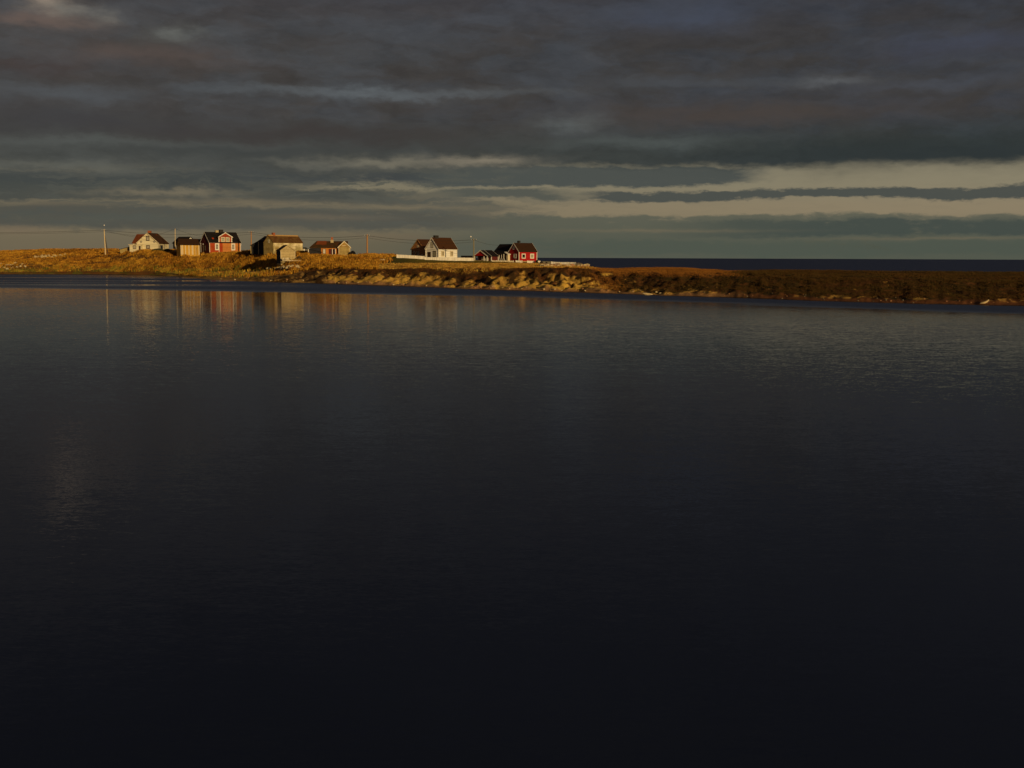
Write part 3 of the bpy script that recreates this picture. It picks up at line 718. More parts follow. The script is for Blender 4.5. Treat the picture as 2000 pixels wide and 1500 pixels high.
def win(root, face, u, z, w, h, frame, pane, plane, axis='x', o=(0, 0), cols=2, rows=2, fw=0.12, name='window', label=None, cross=None):
    """window centred at (u,z) on face 'F' (y=-plane side), 'L' (x=-plane side) or 'R'"""
    xf = xform(axis, *o)
    def put(mb, nm, mat, par, lab=None):
        if face == 'F': g = lambda v: (v[0] + u, -plane + v[1], v[2] + z)
        elif face == 'L': g = lambda v: (-plane + v[1], -v[0] + u, v[2] + z)
        else: g = lambda v: (plane - v[1], v[0] + u, v[2] + z)
        return mb.build(nm, mat, par, lab, xf=lambda v: xf(g(v)))
    a, b = w / 2, h / 2; f = MB(); d0, d1 = -0.07, -0.01
    f.box(-a, -a + fw, d0, d1, -b, b); f.box(a - fw, a, d0, d1, -b, b)
    f.box(-a + fw, a - fw, d0, d1, b - fw, b); f.box(-a + fw, a - fw, d0 - .03, d1, -b, -b + fw)
    mw = 0.06 if cross is None else cross
    for i in range(1, cols):
        x = -a + fw + (w - 2 * fw) * i / cols; f.box(x - mw / 2, x + mw / 2, d0 + .01, d1, -b + fw, b - fw)
    for i in range(1, rows):
        zc = -b + fw + (h - 2 * fw) * i / rows; f.box(-a + fw, a - fw, d0 + .015, d1, zc - .03, zc + .03)
    fo = put(f, name, frame, root, label)
    put(MB().box(-a + fw, a - fw, -0.035, -0.012, -b + fw, b - fw), 'pane', pane, fo)
    return fo
def chimney(roof, x, y, z0, z1, w, d, mat, cap=None, label=None):
    c = MB().box(x - w / 2, x + w / 2, y - d / 2, y + d / 2, z0, z1 - .18)
    c.box(x - w / 2 - .06, x + w / 2 + .06, y - d / 2 - .06, y + d / 2 + .06, z1 - .18, z1 - .06)
    c.box(x - w / 2 + .1, x + w / 2 - .1, y - d / 2 + .1, y + d / 2 - .1, z1 - .06, z1)
    return c.build('chimney', mat, roof, label)
def base(px, py, Y):
    return at(px, py, Y)

# ---- 1 cream house at the left
S = 430 / F; b0 = base(289, 487.5, 430)
H = empty('cream_house', b0, R(-4 + 0), label='cream gabled house with rust red left roof and diamond windows, leftmost of the village', cat='house')
gw, gr = gable(H, 10, 8.3, 2.7, 6.3, M['cream'], M['r_cream'], 'y', (0, 5), over=.45, trim=M['creamtrim'], gover=.35)
_, gr2 = gable(H, 7.5, 9.5, 2.7, 5.9, M['cream'], M['r_red'], 'x', (-3.05, 6.8), over=.5, trim=None, rlabel='rust red roof on the left wing')
chimney(gr2, -1.0, 4.6, 4.6, 7.4, 1.15, 1.1, M['brick'])
win(H, 'F', 0.05, 4.35, 1.35, 1.9, M['brownframe'], M['curtain'], 0, fw=.28)
win(H, 'F', 0.05, 1.0, 1.5, 1.4, M['brownframe'], M['curtain'], 0, fw=.28, cross=.2)
for sx in (-1, 1):
    q = MB(); qp = MB()
    for k in range(4):
        a0, a1 = math.pi / 2 * k, math.pi / 2 * (k + 1)
        q.bar((sx * 2.62 + .42 * math.cos(a0), -.05, 3.05 + .42 * math.sin(a0)), (sx * 2.62 + .42 * math.cos(a1), -.05, 3.05 + .42 * math.sin(a1)), .15, .1)
    fo = q.build('window', M['brownframe'], H, 'small diamond window')
    qp.quad((sx * 2.62 - .4, -.03, 3.05), (sx * 2.62, -.03, 2.65), (sx * 2.62 + .4, -.03, 3.05), (sx * 2.62, -.03, 3.45)).build('pane', M['curtain'], fo)
pc = MB().box(-6.6, -2.05, -1.7, 3.0, -1, 1.8).build('porch', M['cream'], H)
MB().box(-6.95, -1.7, -2.05, 2.95, 1.8, 1.97).build('roof', M['creamtrim'], pc)
win(H, 'F', -4.6, .9, 1.3, 1.3, M['brownframe'], M['curtain'], 1.7, fw=.2)
win(H, 'F', -2.55, .55, .7, 1.7, M['brownframe'], M['brownframe'], 1.7, fw=.1, cols=1, rows=1, name='door')
# right wall: garage mouth and small window
win(H, 'R', 3.2, .75, 2.6, 2.0, M['brownframe'], M['glass'], 4.15, fw=.18, cols=1, rows=1, name='door')
win(H, 'R', .7, 1.0, .8, 1.1, M['brownframe'], M['curtain'], 4.15, fw=.12)
# lean-to store to the left
b1 = base(246, 489.3, 433)
L1 = empty('lean_to_shed', b1, R(4), label='low weathered shed with a sloping dark roof at the left end of the cream house', cat='shed')
MB().prism([(-1.9, -1), (1.9, -1), (1.9, 1.35), (-1.9, .35)], -1.5, 1.5, 'y').build('wall', M['olive'], L1)
MB().prism([(-2.2, .3), (2.1, 1.42), (2.1, 1.56), (-2.2, .45)], -1.8, 1.8, 'y').build('roof', M['r_dark'], L1)
MB().box(.9, 1.6, -1.57, -1.5, -.3, 1.0).build('door', M['brownframe'], L1)

# ---- 2 black house behind
b2 = base(350, 487, 452)
B2 = empty('black_house', b2, R(-30), label='black boarded house with a dark roof, white right gable, behind the ochre shed', cat='house')
gable(B2, 6.4, 6.9, 2.6, 5.0, M['tar'], M['r_black'], 'x', (0, 3.2), trim=None)
MB().prism([(-0.25, 0), (6.65, 0), (6.65, 2.6), (3.2, 4.9), (-.25, 2.6)], 3.2, 3.26, 'x').build('gable_cladding', M['white'], B2)
win(B2, 'F', -1.2, .9, .8, 1.2, M['trim'], M['glass'], .25)
win(B2, 'F', 0.6, .9, .8, 1.2, M['trim'], M['glass'], .25)

# ---- 3 ochre shed
S3 = 405 / F; b3 = base(371.5, 494.2, 405)
O3 = empty('ochre_shed', b3, R(33), label='ochre plank shed with pale vertical boards and a brown roof, left of the dormer house', cat='shed')
gable(O3, 7.0, 5.0, 3.05, 5.05, M['ochre'], M['r_dark'], 'x', (0, 2.5), over=.25, gover=.2, trim=None)
pb = MB()
for fx, ww in ((-.97, .28), (-.80, .3), (-.50, .22), (-.12, .3), (.22, .26), (.32, .2), (.62, .1), (.96, .3)):
    MB().box(fx * 3.4 - ww / 2, fx * 3.4 + ww / 2, -.045, -.004, -.6, 2.85).build('cover_board', M['creamtrim'], O3)

# ---- dark barn between the shed and the red house
b35 = base(390, 492.5, 424)
D3 = empty('dark_barn', b35, R(12), label='dark maroon barn with a black roof squeezed between ochre shed and red house', cat='barn')
gable(D3, 9.5, 5.5, 3.0, 4.9, M['maroon'], M['r_black'], 'x', (1.2, 2.5), trim=None)
lp = base(397.2, 492.5, 399)
LP = empty('garden_lamp', lp, 0, label='slim grey post with a white globe lamp beside the ochre shed', cat='lamp post')
MB().tube([(0, 0, -.8), (0, 0, 2.75)], [.05, .04]).build('post', M['polegrey'], LP)
bm = bmesh.new(); bmesh.ops.create_uvsphere(bm, u_segments=10, v_segments=8, radius=.16); bmesh.ops.translate(bm, vec=(0, 0, 2.9), verts=bm.verts)
me = bpy.data.meshes.new('globe'); bm.to_mesh(me); bm.free(); me.materials.append(M['lampglass']); oo = bpy.data.objects.new('globe', me); COL.objects.link(oo); oo.parent = LP

# ---- 4 red house with the wall dormer
b4 = base(440, 493, 410)
H4 = empty('red_dormer_house', b4, R(38), label='red and tan boarded house with white trim, black roof and a white framed front dormer', cat='house')
_, r4 = gable(H4, 12.0, 8.0, 3.75, 7.35, M['redold'], M['r_black'], 'x', (0, 4), over=.3, trim=M['trim'], gover=.3)
MB().box(-1.0, 5.85, -.03, -.004, -1.2, 3.55).build('cladding', M['tanboard'], H4, 'bare tan board cladding on the right half')
MB().prism([(0.02, -1), (7.98, -1), (7.98, 3.68), (4, 7.25), (.02, 3.68)], -6.045, -6.005, 'x').build('gable_cladding', M['maroon'], H4, 'left gable darkened for its shaded side')  # dark sheet over the red gable, shade carried in the colour
# dormer flush with the front
dw, dr = gable(H4, 4.4, 5.0, 5.75, 7.2, M['redold'], M['r_black'], 'y', (0.1, 2.15), over=.35, trim=M['trim'], gover=.3, z0=3.6, corners=True)
for a_ in ((-2.55, -2.2, -.10, -.06, 3.4, 5.6), (2.4, 2.75, -.10, -.06, 3.4, 5.6), (-5.9, -2.56, -.09, -.02, 3.42, 3.62), (2.76, 5.9, -.09, -.02, 3.42, 3.62)): MB().box(*a_).build('fascia', M['trim'], H4)
for u in (-.85, 1.0): win(H4, 'F', u, 4.75, 1.55, 1.75, M['creamtrim'], M['palegrey'], .07, fw=.22, cols=2, rows=2)
for u in (-3.2, 3.15): win(H4, 'F', u, 2.05, 1.5, 2.5, M['trim'], M['glass'], .04, fw=.36, cols=2, rows=2, cross=.16)
chimney(r4, -1.35, 4.2, 7.0, 8.15, 1.15, .8, M['plaster'])
chimney(r4, .35, 4.2, 7.0, 8.45, 1.45, .9, M['blackbrick'])
MB().bar((-4.2, 1.0, 4.85), (-4.2, 1.45, 5.3), .75, .3).build('roof_hatch', M['redold'], r4)
win(H4, 'L', 4.0, 1.6, 1.0, 2.0, M['brownframe'], M['glass'], 6.05)
# lamp bracket on the right corner
MB().box(6.1, 6.4, -.1, .1, 2.7, 2.95).build('wall_lamp', M['lampglass'], H4)

# ---- 5 weathered barn
b5 = base(561.5, 493, 366)
H5 = empty('weathered_barn', b5, R(50), label='old weathered barn with peeling white front, sagging rusty roof and brick chimney', cat='barn')
w5, r5 = gable(H5, 12.2, 4.9, 3.25, 5.45, M['peel'], M['r_barn'], 'x', (.3, 2.45), over=.2, trim=None, gover=.15)
MB().prism([(-.06, -.8), (4.96, -.8), (4.96, 3.2), (2.45, 5.4), (-.06, 3.2)], -5.86, -5.805, 'x').build('gable_cladding', M['olive'], H5)
MB().prism([(1.75, 4.85), (2.45, 5.75), (3.2, 5.6), (3.2, 4.9), (2.45, 5.5), (1.95, 4.95)], -5.9, 6.4, 'x').build('ridge_cap', M['straw'], r5, 'bleached torn roofing along the ridge')
chimney(r5, -3.6, 2.6, 5.2, 6.45, .85, .8, M['brick'])
win(H5, 'L', 2.1, 3.6, .85, 1.1, M['creamtrim'], M['palegrey'], 5.86, cols=1, rows=1)
MB().box(6.45, 6.9, -.5, .3, .4, 1.2).build('meter_box', M['trim'], H5)
MB().box(-5.0, -3.4, -.05, -.003, -.5, 1.9).build('door', M['olive'], H5)
b5b = base(508, 490.5, 372)
A5 = empty('tarred_annex', b5b, R(-42), label='tall tarred black outbuilding with a pale corner post, joined to the weathered barn', cat='outbuilding')
gable(A5, 3.4, 5.6, 3.3, 4.9, M['tar'], M['r_black'], 'x', (.9, 2.8), trim=None, over=.2)
MB().box(-.95, -.6, -.12, -.01, -1, 3.2).build('corner_post', M['greywood'], A5)
b5c = base(499, 490.5, 374)
A6 = empty('tarred_lean_to', b5c, R(-12), label='low tarred lean-to with a roof sloping down left, at the far left of the barn', cat='shed')
MB().prism([(-1.5, -1), (1.3, -1), (1.3, 3.3), (-1.5, 1.9)], 0, 3, 'y').build('wall', M['tar'], A6)
MB().prism([(-1.8, 1.8), (1.3, 3.36), (1.3, 3.52), (-1.8, 1.96)], -.25, 3.2, 'y').build('roof', M['r_black'], A6)
MB().box(-1.75, -1.5, -.1, .1, -.8, 1.8).build('post', M['olive'], A6)

# ---- 6 grey shed in front
b6 = base(562.5, 509.3, 333)
H6 = empty('grey_shed', b6, R(27), label='small weathered grey plank shed with a pointed gable, standing in front of the old barn', cat='shed')
gable(H6, 4.6, 4.35, 3.1, 4.55, M['greywood'], M['r_dark'], 'y', (0, 2.3), over=.2, trim=M['greywood'], gover=.2, corners=False)
for x in (-2.25, 2.12): MB().box(x, x + .13, -.06, -.01, -.2, 3.0).build('corner_board', M['creamtrim'], H6)
MB().box(-1.3, -.2, -.05, -.01, .1, 2.1).build('door', M['greywood'], H6)
MB().box(-2.245, -2.205, .1, 4.55, -.8, 2.95).build('shade_cladding', M['tar'], H6, 'left side darkened to show it in shade')  # dark sheet over the grey boards, painted to stand for the unlit side
b6b = base(566, 509.5, 328.5)
T6 = empty('wooden_landing', b6b, R(16), label='low pale plank landing with a rough rail, in front of the grey shed', cat='platform')
MB().box(-2.2, 3.1, -.5, .7, -.02, .14).build('deck', M['creamtrim'], T6)
for a_ in ((-2.1, -1.0, .3, .42, 1.15, 1.27), (-.95, .2, .3, .42, 1.25, 1.36), (.6, 2.0, .3, .42, 1.15, 1.25)): MB().box(*a_).build('rail', M['olive'], T6)
for x in (-2.0, -1.05, .1, .9, 1.9): MB().box(x - .05, x + .05, .43, .53, .14, 1.2).build('rail_post', M['olive'], T6)
for x in (-2.0, -.2, 1.6, 2.9): MB().box(x - .08, x + .08, -.4, .5, -.9, -.03).build('support_post', M['olive'], T6)
b6c = base(558, 507, 329.8)
tag(MB().box(-1.1, 1.1, -.3, .3, -.1, .5).build('plank_stack', M['creamtrim']), 'pale stack of boards lying on the landing against the grey shed', 'lumber').location = b6c + Vector((0, .1, .05))

# ---- 7 log house
b7 = base(648, 498.6, 352)
H7 = empty('log_house', b7, R(9.5), label='old log house with half rust red, half mossy roof and gabled right end', cat='house')
w7, r7 = gable(H7, 11.6, 5.6, 2.55, 4.45, M['log'], M['r_moss'], 'x', (-.9, 2.8), over=.3, hipleft=2.0, trim=None)
MB().quad((-5.0, .98, 3.37), (-1.6, .98, 3.37), (-1.6, 2.75, 4.57), (-4.4, 2.75, 4.57)).build('roof_patch', M['r_red'], r7, 'rust red sheeting on the left half')
MB().box(-3.3, 2.0, -.06, -.003, -.8, 2.35).build('boarding_or_shade_panel', M['orange'], H7, 'orange brown boards')
MB().box(-6.75, -3.35, -.05, -.003, -.8, 2.3).build('boarding_or_shade_panel', M['tar'], H7, 'dark panel for the shade left of the doors')  # dark panel laid over the logs; the shade there is put into its colour
win(H7, 'F', -2.35, 1.25, .95, 1.6, M['brownframe'], M['curtain'], .08, cols=1, rows=1)
win(H7, 'F', -.45, .95, 1.0, 2.1, M['maroon'], M['maroon'], .07, cols=1, rows=1, name='door')
win(H7, 'F', .8, .95, .9, 2.1, M['maroon'], M['glass'], .07, cols=1, rows=2, name='door')
for x in (.2, 1.15): MB().box(x - .09, x + .09, -.6, -.42, -.6, 2.1).build('porch_post', M['trim'], H7)
gable(H7, 4.6, 3.7, 2.6, 4.35, M['log'], M['r_dark'], 'y', (3.95, .9), over=.28, trim=M['creamtrim'], gover=.2, corners=False)
for nm_, a_ in (('corner_board', (2.15, 2.3, -1.47, -1.42, -.6, 2.5)), ('corner_board', (5.6, 5.75, -1.47, -1.42, -.6, 2.5)), ('sill_board', (2.31, 5.59, -1.46, -1.42, -.2, .15)), ('gable_board', (3.3, 4.5, -1.46, -1.42, 2.95, 3.1))): MB().box(*a_).build(nm_, M['creamtrim'], H7)
MB().box(2.45, 5.5, -1.45, -1.41, .2, 2.6).build('wall_panel', M['olive'], H7)
chimney(r7, .15, 2.2, 4.0, 4.9, .95, .9, M['plaster'], label='whitewashed chimney foot')
chimney(r7, .15, 2.2, 4.9, 5.75, .68, .68, M['brick'], label='red brick chimney top')
# lean shade roof at the left
b7b = base(615, 494.5, 350)
A7 = empty('dark_woodshed', b7b, R(12), label='low dark woodshed with a black sloping roof, against the left end of the log house', cat='shed')
MB().prism([(-1.9, -1), (2.0, -1), (2.0, .35), (-1.9, 1.25)], 0, 2.0, 'y').build('wall', M['tar'], A7)
MB().prism([(-2.1, 1.3), (2.3, .25), (2.3, .37), (-2.1, 1.43)], -.3, 2.1, 'y').build('roof', M['r_black'], A7)
MB().box(-2.1, -1.9, -.15, .05, -.8, 1.25).build('post', M['trim'], A7)

# ---- 8 white house
b8 = base(856.3, 507.5, 355)
H8 = empty('white_house', b8, R(50), label='white gabled house with a dark brown roof behind the white board fence', cat='house')
W8, L8 = 5.6, 8.6
w8, r8 = gable(H8, L8, W8, 3.75, 7.0, M['white'], M['r_brown'], 'x', (L8 / 2, W8 / 2), over=.3, trim=M['trim'], gover=.25)
chimney(r8, 1.9, W8 / 2 + .1, 6.8, 7.85, 1.7, .8, M['blackbrick'])
for u in (2.0, 6.2): win(H8, 'F', u, 2.0, 1.5, 1.85, M['creamtrim'], M['glass'], 0, fw=.3, cols=2, rows=3, cross=.3)
win(H8, 'L', W8 - 1.5, 1.45, 1.4, 2.2, M['brownframe'], M['glass'], 0, fw=.2, cols=2, rows=2)
win(H8, 'L', 1.75, 1.9, 1.35, 1.95, M['brownframe'], M['palegrey'], 0, fw=.2, cols=2, rows=2)
win(H8, 'L', W8 / 2, 4.75, 1.05, 1.9, M['brownframe'], M['curtain'], 0, fw=.12, cols=1, rows=2)
# ---- 9 brown house behind it
b9 = base(829, 503.8, 374)
H9 = empty('brown_shingle_house', b9, R(46), label='brown shingled house with a dark roof, half hidden behind the white house', cat='house')
W9, L9 = 6.6, 7.0
gable(H9, L9, W9, 3.1, 6.15, M['brownshingle'], M['r_brown'], 'x', (L9 / 2, W9 / 2), over=.3, trim=M['brownshingle'], gover=.25, corners=False)
eb = MB(); eb.prism([(W9 / 2, 6.0), (W9 + .3, 2.65), (W9 + .3, 2.9), (W9 / 2, 6.25)], -.36, -.31, 'x'); eb.box(-.1, -.02, W9 - .3, W9 + .05, -.5, 2.9)
eb.build('verge_board', M['olive'], H9, 'weathered olive verge board')
for u, z, w, h, m_ in ((5.3, 1.3, .8, 2.0, 'creamtrim'), (3.9, 1.4, .8, 1.4, 'creamtrim'), (2.9, 1.6, .6, 1.2, 'creamtrim'), (1.2, .8, .7, .7, 'trim')):
    win(H9, 'L', u, z, w, h, M[m_], M['glass'], 0, fw=.14, cols=1, rows=1)
win(H9, 'L', W9 / 2, 3.9, .8, .7, M['creamtrim'], M['glass'], 0, fw=.14, cols=1, rows=1)

# ---- 10 red carport
b10 = base(942, 510.5, 347)
H10 = empty('red_carport', b10, R(-43), label='small open fronted red carport with white gable boards, beside the tall lamp pole', cat='carport')
H10.scale = (1.24, 1, 1)
w10, r10 = gable(H10, 3.0, 4.6, 1.75, 3.35, M['maroon'], M['r_black'], 'y', (0, 2.6), over=.3, trim=M['trim'], gover=.2, z0=-1)  # walls darker than the red boards; the dark tone paints in shade
# open porch half
MB().prism([(-2.6, 1.45), (0, 3.3), (2.6, 1.45), (2.6, 1.62), (0, 3.5), (-2.6, 1.62)], -.9, .88, 'y').build('canopy', M['r_black'], H10)
MB().prism([(-2.3, 1.75), (2.3, 1.75), (0, 3.25)], -.7, -.62, 'y').build('gable_panel', M['red'], H10)
MB().prism([(-2.65, 1.38), (0, 3.22), (2.65, 1.38), (2.65, 1.66), (0, 3.52), (-2.65, 1.66)], -.98, -.91, 'y').build('bargeboard', M['trim'], H10)
for x in (-2.25, 1.1, 2.2): MB().box(x - .1, x + .1, -.75, -.55, -.8, 1.6).build('post', M['trim'], H10)
win(H10, 'F', -.7, .9, .9, .8, M['trim'], M['curtain'], -1.1, fw=.1)
win(H10, 'F', .7, .75, 1.3, 1.1, M['trim'], M['curtain'], -1.1, fw=.1)
MB().box(-2.3, 1.0, -.7, -.66, -.6, .3).build('parapet', M['creamtrim'], H10)

# ---- low black boathouse roof behind the fence
bb = base(915, 508.5, 362)
BH = empty('boathouse', bb, R(4), label='low black roofed boathouse mostly hidden behind the right end of the board fence', cat='boathouse')
gable(BH, 4.2, 3.0, .8, 1.35, M['tar'], M['r_black'], 'x', (0, 1.5), trim=None)

# ---- 11 red house
b11 = base(1013.5, 511, 350)
H11 = empty('bright_red_house', b11, R(37), label='bright red house with white trim and dark roof, rightmost building of the village', cat='house')
W11, L11 = 5.2, 7.1
w11, r11 = gable(H11, L11, W11, 3.25, 5.75, M['red'], M['r_dark'], 'x', (L11 / 2, W11 / 2), over=.25, trim=M['trim'], gover=.2)
chimney(r11, 2.0, W11 / 2 + .1, 5.5, 6.65, .75, .7, M['blackbrick'])
win(H11, 'F', 1.85, 1.75, 1.55, 1.55, M['trim'], M['glass'], 0, fw=.26, cols=1, rows=1)
win(H11, 'F', 5.25, 1.75, 1.55, 1.55, M['trim'], M['palegrey'], 0, fw=.26, cols=1, rows=1)
win(H11, 'L', 2.0, 1.75, 1.5, 1.4, M['trim'], M['palegrey'], 0, fw=.26, cols=1, rows=1)
win(H11, 'L', W11 / 2 + .1, 4.3, 1.1, 1.0, M['trim'], M['palegrey'], 0, fw=.2, cols=1, rows=1)
gable(H11, 8.6, 5.2, 2.95, 5.45, M['maroon'], M['r_black'], 'y', (2.6, W11 + 4.1), over=.3, trim=None, gover=.2, rlabel='black roof of the long left wing', wlabel='dark red wall of the long left wing')
# veranda on the wing
for y in (6.0, 7.2, 8.4, 9.6, 11.0, 12.4): MB().box(-1.6, -1.45, y - .07, y + .07, -.4, 2.3).build('veranda_post', M['trim'], H11)
MB().box(-1.62, -1.43, 5.9, 13.0, 2.31, 2.42).build('veranda_beam', M['trim'], H11)
MB().prism([(-1.8, 2.4), (0.0, 2.85), (0.0, 2.93), (-1.8, 2.48)], 5.6, 13.0, 'y').build('veranda_roof', M['r_black'], H11)
MB().box(-1.7, -1.62, 5.4, 13.2, -.4, .95).build('veranda_parapet', M['whitev'], H11)
pv = MB(); pv.prism([(4.3, 2.15), (6.2, 2.9), (6.2, 3.1), (4.3, 2.35)], -1.2, -.02, 'x'); pv.build('porch_roof', M['trim'], H11)
MB().box(-.9, -.02, 4.7, 5.6, -.4, 2.1).build('porch', M['creamtrim'], H11)

# ------------------------------------------------------------------ fences
def fence(name, label, pts, h, board, post, step=2.4, postw=.12, z_off=0.0, cat='fence'):
    """pts: photograph (px, top row, bottom row, Y)"""
    P = [at(px, yb, Y) for px, yt, yb, Y in pts]; T = [at(px, yt, Y) for px, yt, yb, Y in pts]
    root = empty(name, P[0], 0, label=label, cat=cat); o = P[0]
    b = MB()
    for i in range(len(P) - 1):
        a, c, ta, tc_ = P[i] - o, P[i + 1] - o, T[i] - o, T[i + 1] - o
        d = (c - a); d.z = 0; n = Vector((-d.y, d.x, 0)).normalized() * .03
        k = len(b.v); dn = Vector((0, 0, -.35))
        b.v += [tuple(a + n + dn), tuple(c + n + dn), tuple(tc_ + n), tuple(ta + n), tuple(a - n + dn), tuple(c - n + dn), tuple(tc_ - n), tuple(ta - n)]
        b.f += [(k, k + 1, k + 2, k + 3), (k + 4, k + 7, k + 6, k + 5), (k, k + 4, k + 5, k + 1), (k + 3, k + 2, k + 6, k + 7), (k, k + 3, k + 7, k + 4), (k + 1, k + 5, k + 6, k + 2)]
    b.build('board_panel', board, root)
    for i in range(len(P) - 1):
        a, c, ta, tc_ = P[i] - o, P[i + 1] - o, T[i] - o, T[i + 1] - o
        n = max(1, int((c - a).length / step))
        for j in range(n + (i == len(P) - 2)):
            f = j / n; q = a.lerp(c, f); t_ = ta.lerp(tc_, f)
            MB().box(q.x - postw / 2, q.x + postw / 2, q.y - .12, q.y - .035, q.z - .4, t_.z + .08).build('fence_post', post, root)
    return root
fence('board_fence', 'white board fence running in front of the brown shingle house', [(775, 497, 505, 343), (829, 500.3, 508, 342)], 1.1, M['whitev'], M['trim'])
fence('board_fence', 'long white board fence in front of the white house up to the tall lamp pole', [(829.6, 502.3, 509.3, 339), (870, 502.8, 510, 338), (925, 503.6, 511.4, 338)], 1.1, M['whitev'], M['trim'])
fence('board_fence', 'pale picket board fence in front of the veranda of the red house', [(962, 508.6, 513.3, 338), (1003, 509.2, 514.5, 336)], .8, M['creamtrim'], M['trim'], 1.2, .16)
fence('board_fence', 'short white fence panel under the first window of the red house', [(1007.5, 508.6, 515, 335.5), (1020, 509, 515.4, 335)], .9, M['whitev'], M['trim'], 2.0)
fence('board_fence', 'grey unpainted fence panel between the two white panels by the red house', [(1020.4, 510, 515.4, 336), (1029.6, 510, 515.6, 336)], .9, M['greywood'], M['greywood'], 2.0)
fence('board_fence', 'white fence panel with a raised middle at the right corner of the red house', [(1030, 509.2, 516, 334), (1044, 509.6, 516.3, 334)], .9, M['whitev'], M['trim'], 2.2)
fence('board_fence', 'long white board fence on the point, right of the dry stone wall', [(1077, 511, 518, 325), (1092, 512, 518.2, 324), (1109, 512, 518.4, 323), (1123.5, 512.3, 518.4, 322)], 1.0, M['whitev'], M['trim'], 2.4)
# raised middle
g0 = at(1033.5, 510, 333.7)
# separate leaning stakes past the last fence
for i, px in enumerate((1125.5, 1127.6, 1129.5, 1131.8, 1134, 1136.2)):
    q = at(px, 518.2, 321); hgt = (0.85, .7, .8, .75, .7, .6)[i]
    o = MB().tube([(0, 0, -.4), (random.uniform(-.08, .08), 0, hgt)], [.05, .04], 6).build('fence_stake', M['greywood'])
    o.location = q; tag(o, 'thin bare wooden stake standing past the last white fence', 'stake', 'bare stakes past the last white fence')

# ------------------------------------------------------------------ dry stone wall and clutter right of the red house
def rock_mesh(seed, sub=2, flat=.7):
    bm = bmesh.new(); bmesh.ops.create_icosphere(bm, subdivisions=sub, radius=.5); rr = random.Random(seed)
    off = Vector((rr.random() * 50, rr.random() * 50, rr.random() * 50))
    from mathutils import noise as mn
    for v in bm.verts:
        k = 1 + .55 * mn.noise(v.co * 1.7 + off) + .22 * mn.noise(v.co * 4.5 + off)
        v.co *= k; v.co.z *= flat; v.co.x *= 1.15
    me = bpy.data.meshes.new('rock'); bm.to_mesh(me); bm.free(); return me
RK = {}
for mk in ('stone', 'redstone', 'greystone'):
    RK[mk] = []
    for s in range(5):
        me = rock_mesh(s + hash(mk) % 1 * 0 + len(mk)); me.materials.append(M[mk]); RK[mk].append(me)
def rock(px, py, Y, size, mk, label, group, sink=.2, sx=1.0):
    o = bpy.data.objects.new('rock', random.choice(RK[mk])); COL.objects.link(o)
    q = at(px, py, Y); z = float(ground(q.x, q.y)); o.location = (q.x, q.y, z + size * (.35 - sink))
    o.rotation_euler = (random.uniform(-.3, .3), random.uniform(-.3, .3), random.uniform(0, 6.28))
    o.scale = (size * sx, size, size * random.uniform(.8, 1.15)); return tag(o, label, 'rock', group)
def rockY(px, py, Y0, Y1):
    """distance at which the ground is seen on row py"""
    best, by = 1e9, Y0
    for Y in np.linspace(Y0, Y1, 50):
        q = at(px, py, Y); d = abs(float(ground(q.x, q.y)) - q.z)
        if d < best: best, by = d, Y
    return by
q = at(1066, 516.5, 333)
SW = empty('dry_stone_wall', q, 0, label='low grey dry stone wall between the red house and the fence on the point', cat='stone wall')
wb = MB()
for k in range(70):
    x = -1.7 + 3.6 * (k % 14) / 13 + random.uniform(-.08, .08); z = (k // 14) * .19; s = random.uniform(.13, .2)
    wb.box(x - s, x + s, -.2 + random.uniform(-.05, .05), .25, z - .3, z + .17 - random.uniform(0, .05))
wb.build('stonework', M['greystone'], SW)
hb = MB()
pts = []
for k in range(24):
    t = 2 * math.pi * k / 24; pts.append((.024 * 16 * math.sin(t) ** 3, .7 + .024 * (13 * math.cos(t) - 5 * math.cos(2 * t) - 2 * math.cos(3 * t) - math.cos(4 * t))))
hb.prism(pts, -.05, .05, 'y'); hb.box(-.04, .04, -.03, .03, -.4, .35)
o = hb.build('garden_sign', M['trim']); o.location = at(1053, 515.5, 331); tag(o, 'small white heart shaped garden board on a stake, right of the red house', 'garden ornament')

def leafy(name, loc, rx, rz, n, c, label, cat='shrub', seed=1):
    """shrub: short stems and many small leaves through the crown volume"""
    rr = random.Random(seed); root = empty(name, loc, 0, label=label, cat=cat)
    mm = M.get('leaf' + str(c)) or plain('foliage', c, .9, .4, 4.0); M['leaf' + str(c)] = mm
    f = MB()
    for _ in range(n):
        a = rr.random() * 6.283; r_ = rr.random() ** .5; h = rr.random()
        x = math.cos(a) * r_ * rx * math.sqrt(max(0.05, 1 - h * h)); y = math.sin(a) * r_ * rx * .8 * math.sqrt(max(.05, 1 - h * h)); z = h * rz
        s = rr.uniform(.07, .16); d = [Vector((rr.uniform(-1, 1), rr.uniform(-1, 1), rr.uniform(-1, 1))).normalized() * s for _ in range(2)]
        p_ = Vector((x, y, z)); f.quad(p_ - d[0], p_ - d[1], p_ + d[0], p_ + d[1])
    f.build('foliage', mm, root)
    st = MB()
    for _ in range(7):
        a = rr.random() * 6.283; st.tube([(0, 0, -.3), (math.cos(a) * rx * .6, math.sin(a) * rx * .5, rz * .7)], [.04, .015], 5)
    st.build('stem', M['poledark'], root); return root
leafy('shrub', at(1048.5, 515.8, 333), .75, 1.15, 420, (.022, .022, .010), 'dark bush at the right corner of the red house, left of the heart board', seed=2)
leafy('shrub', at(1058, 516.2, 332), .55, .8, 300, (.03, .02, .010), 'dark low bush before the stone wall, right of the heart board', seed=3)
leafy('shrub', at(1067.5, 516.6, 331), .5, .7, 260, (.05, .025, .012), 'dark brown bush before the right half of the stone wall', seed=4)
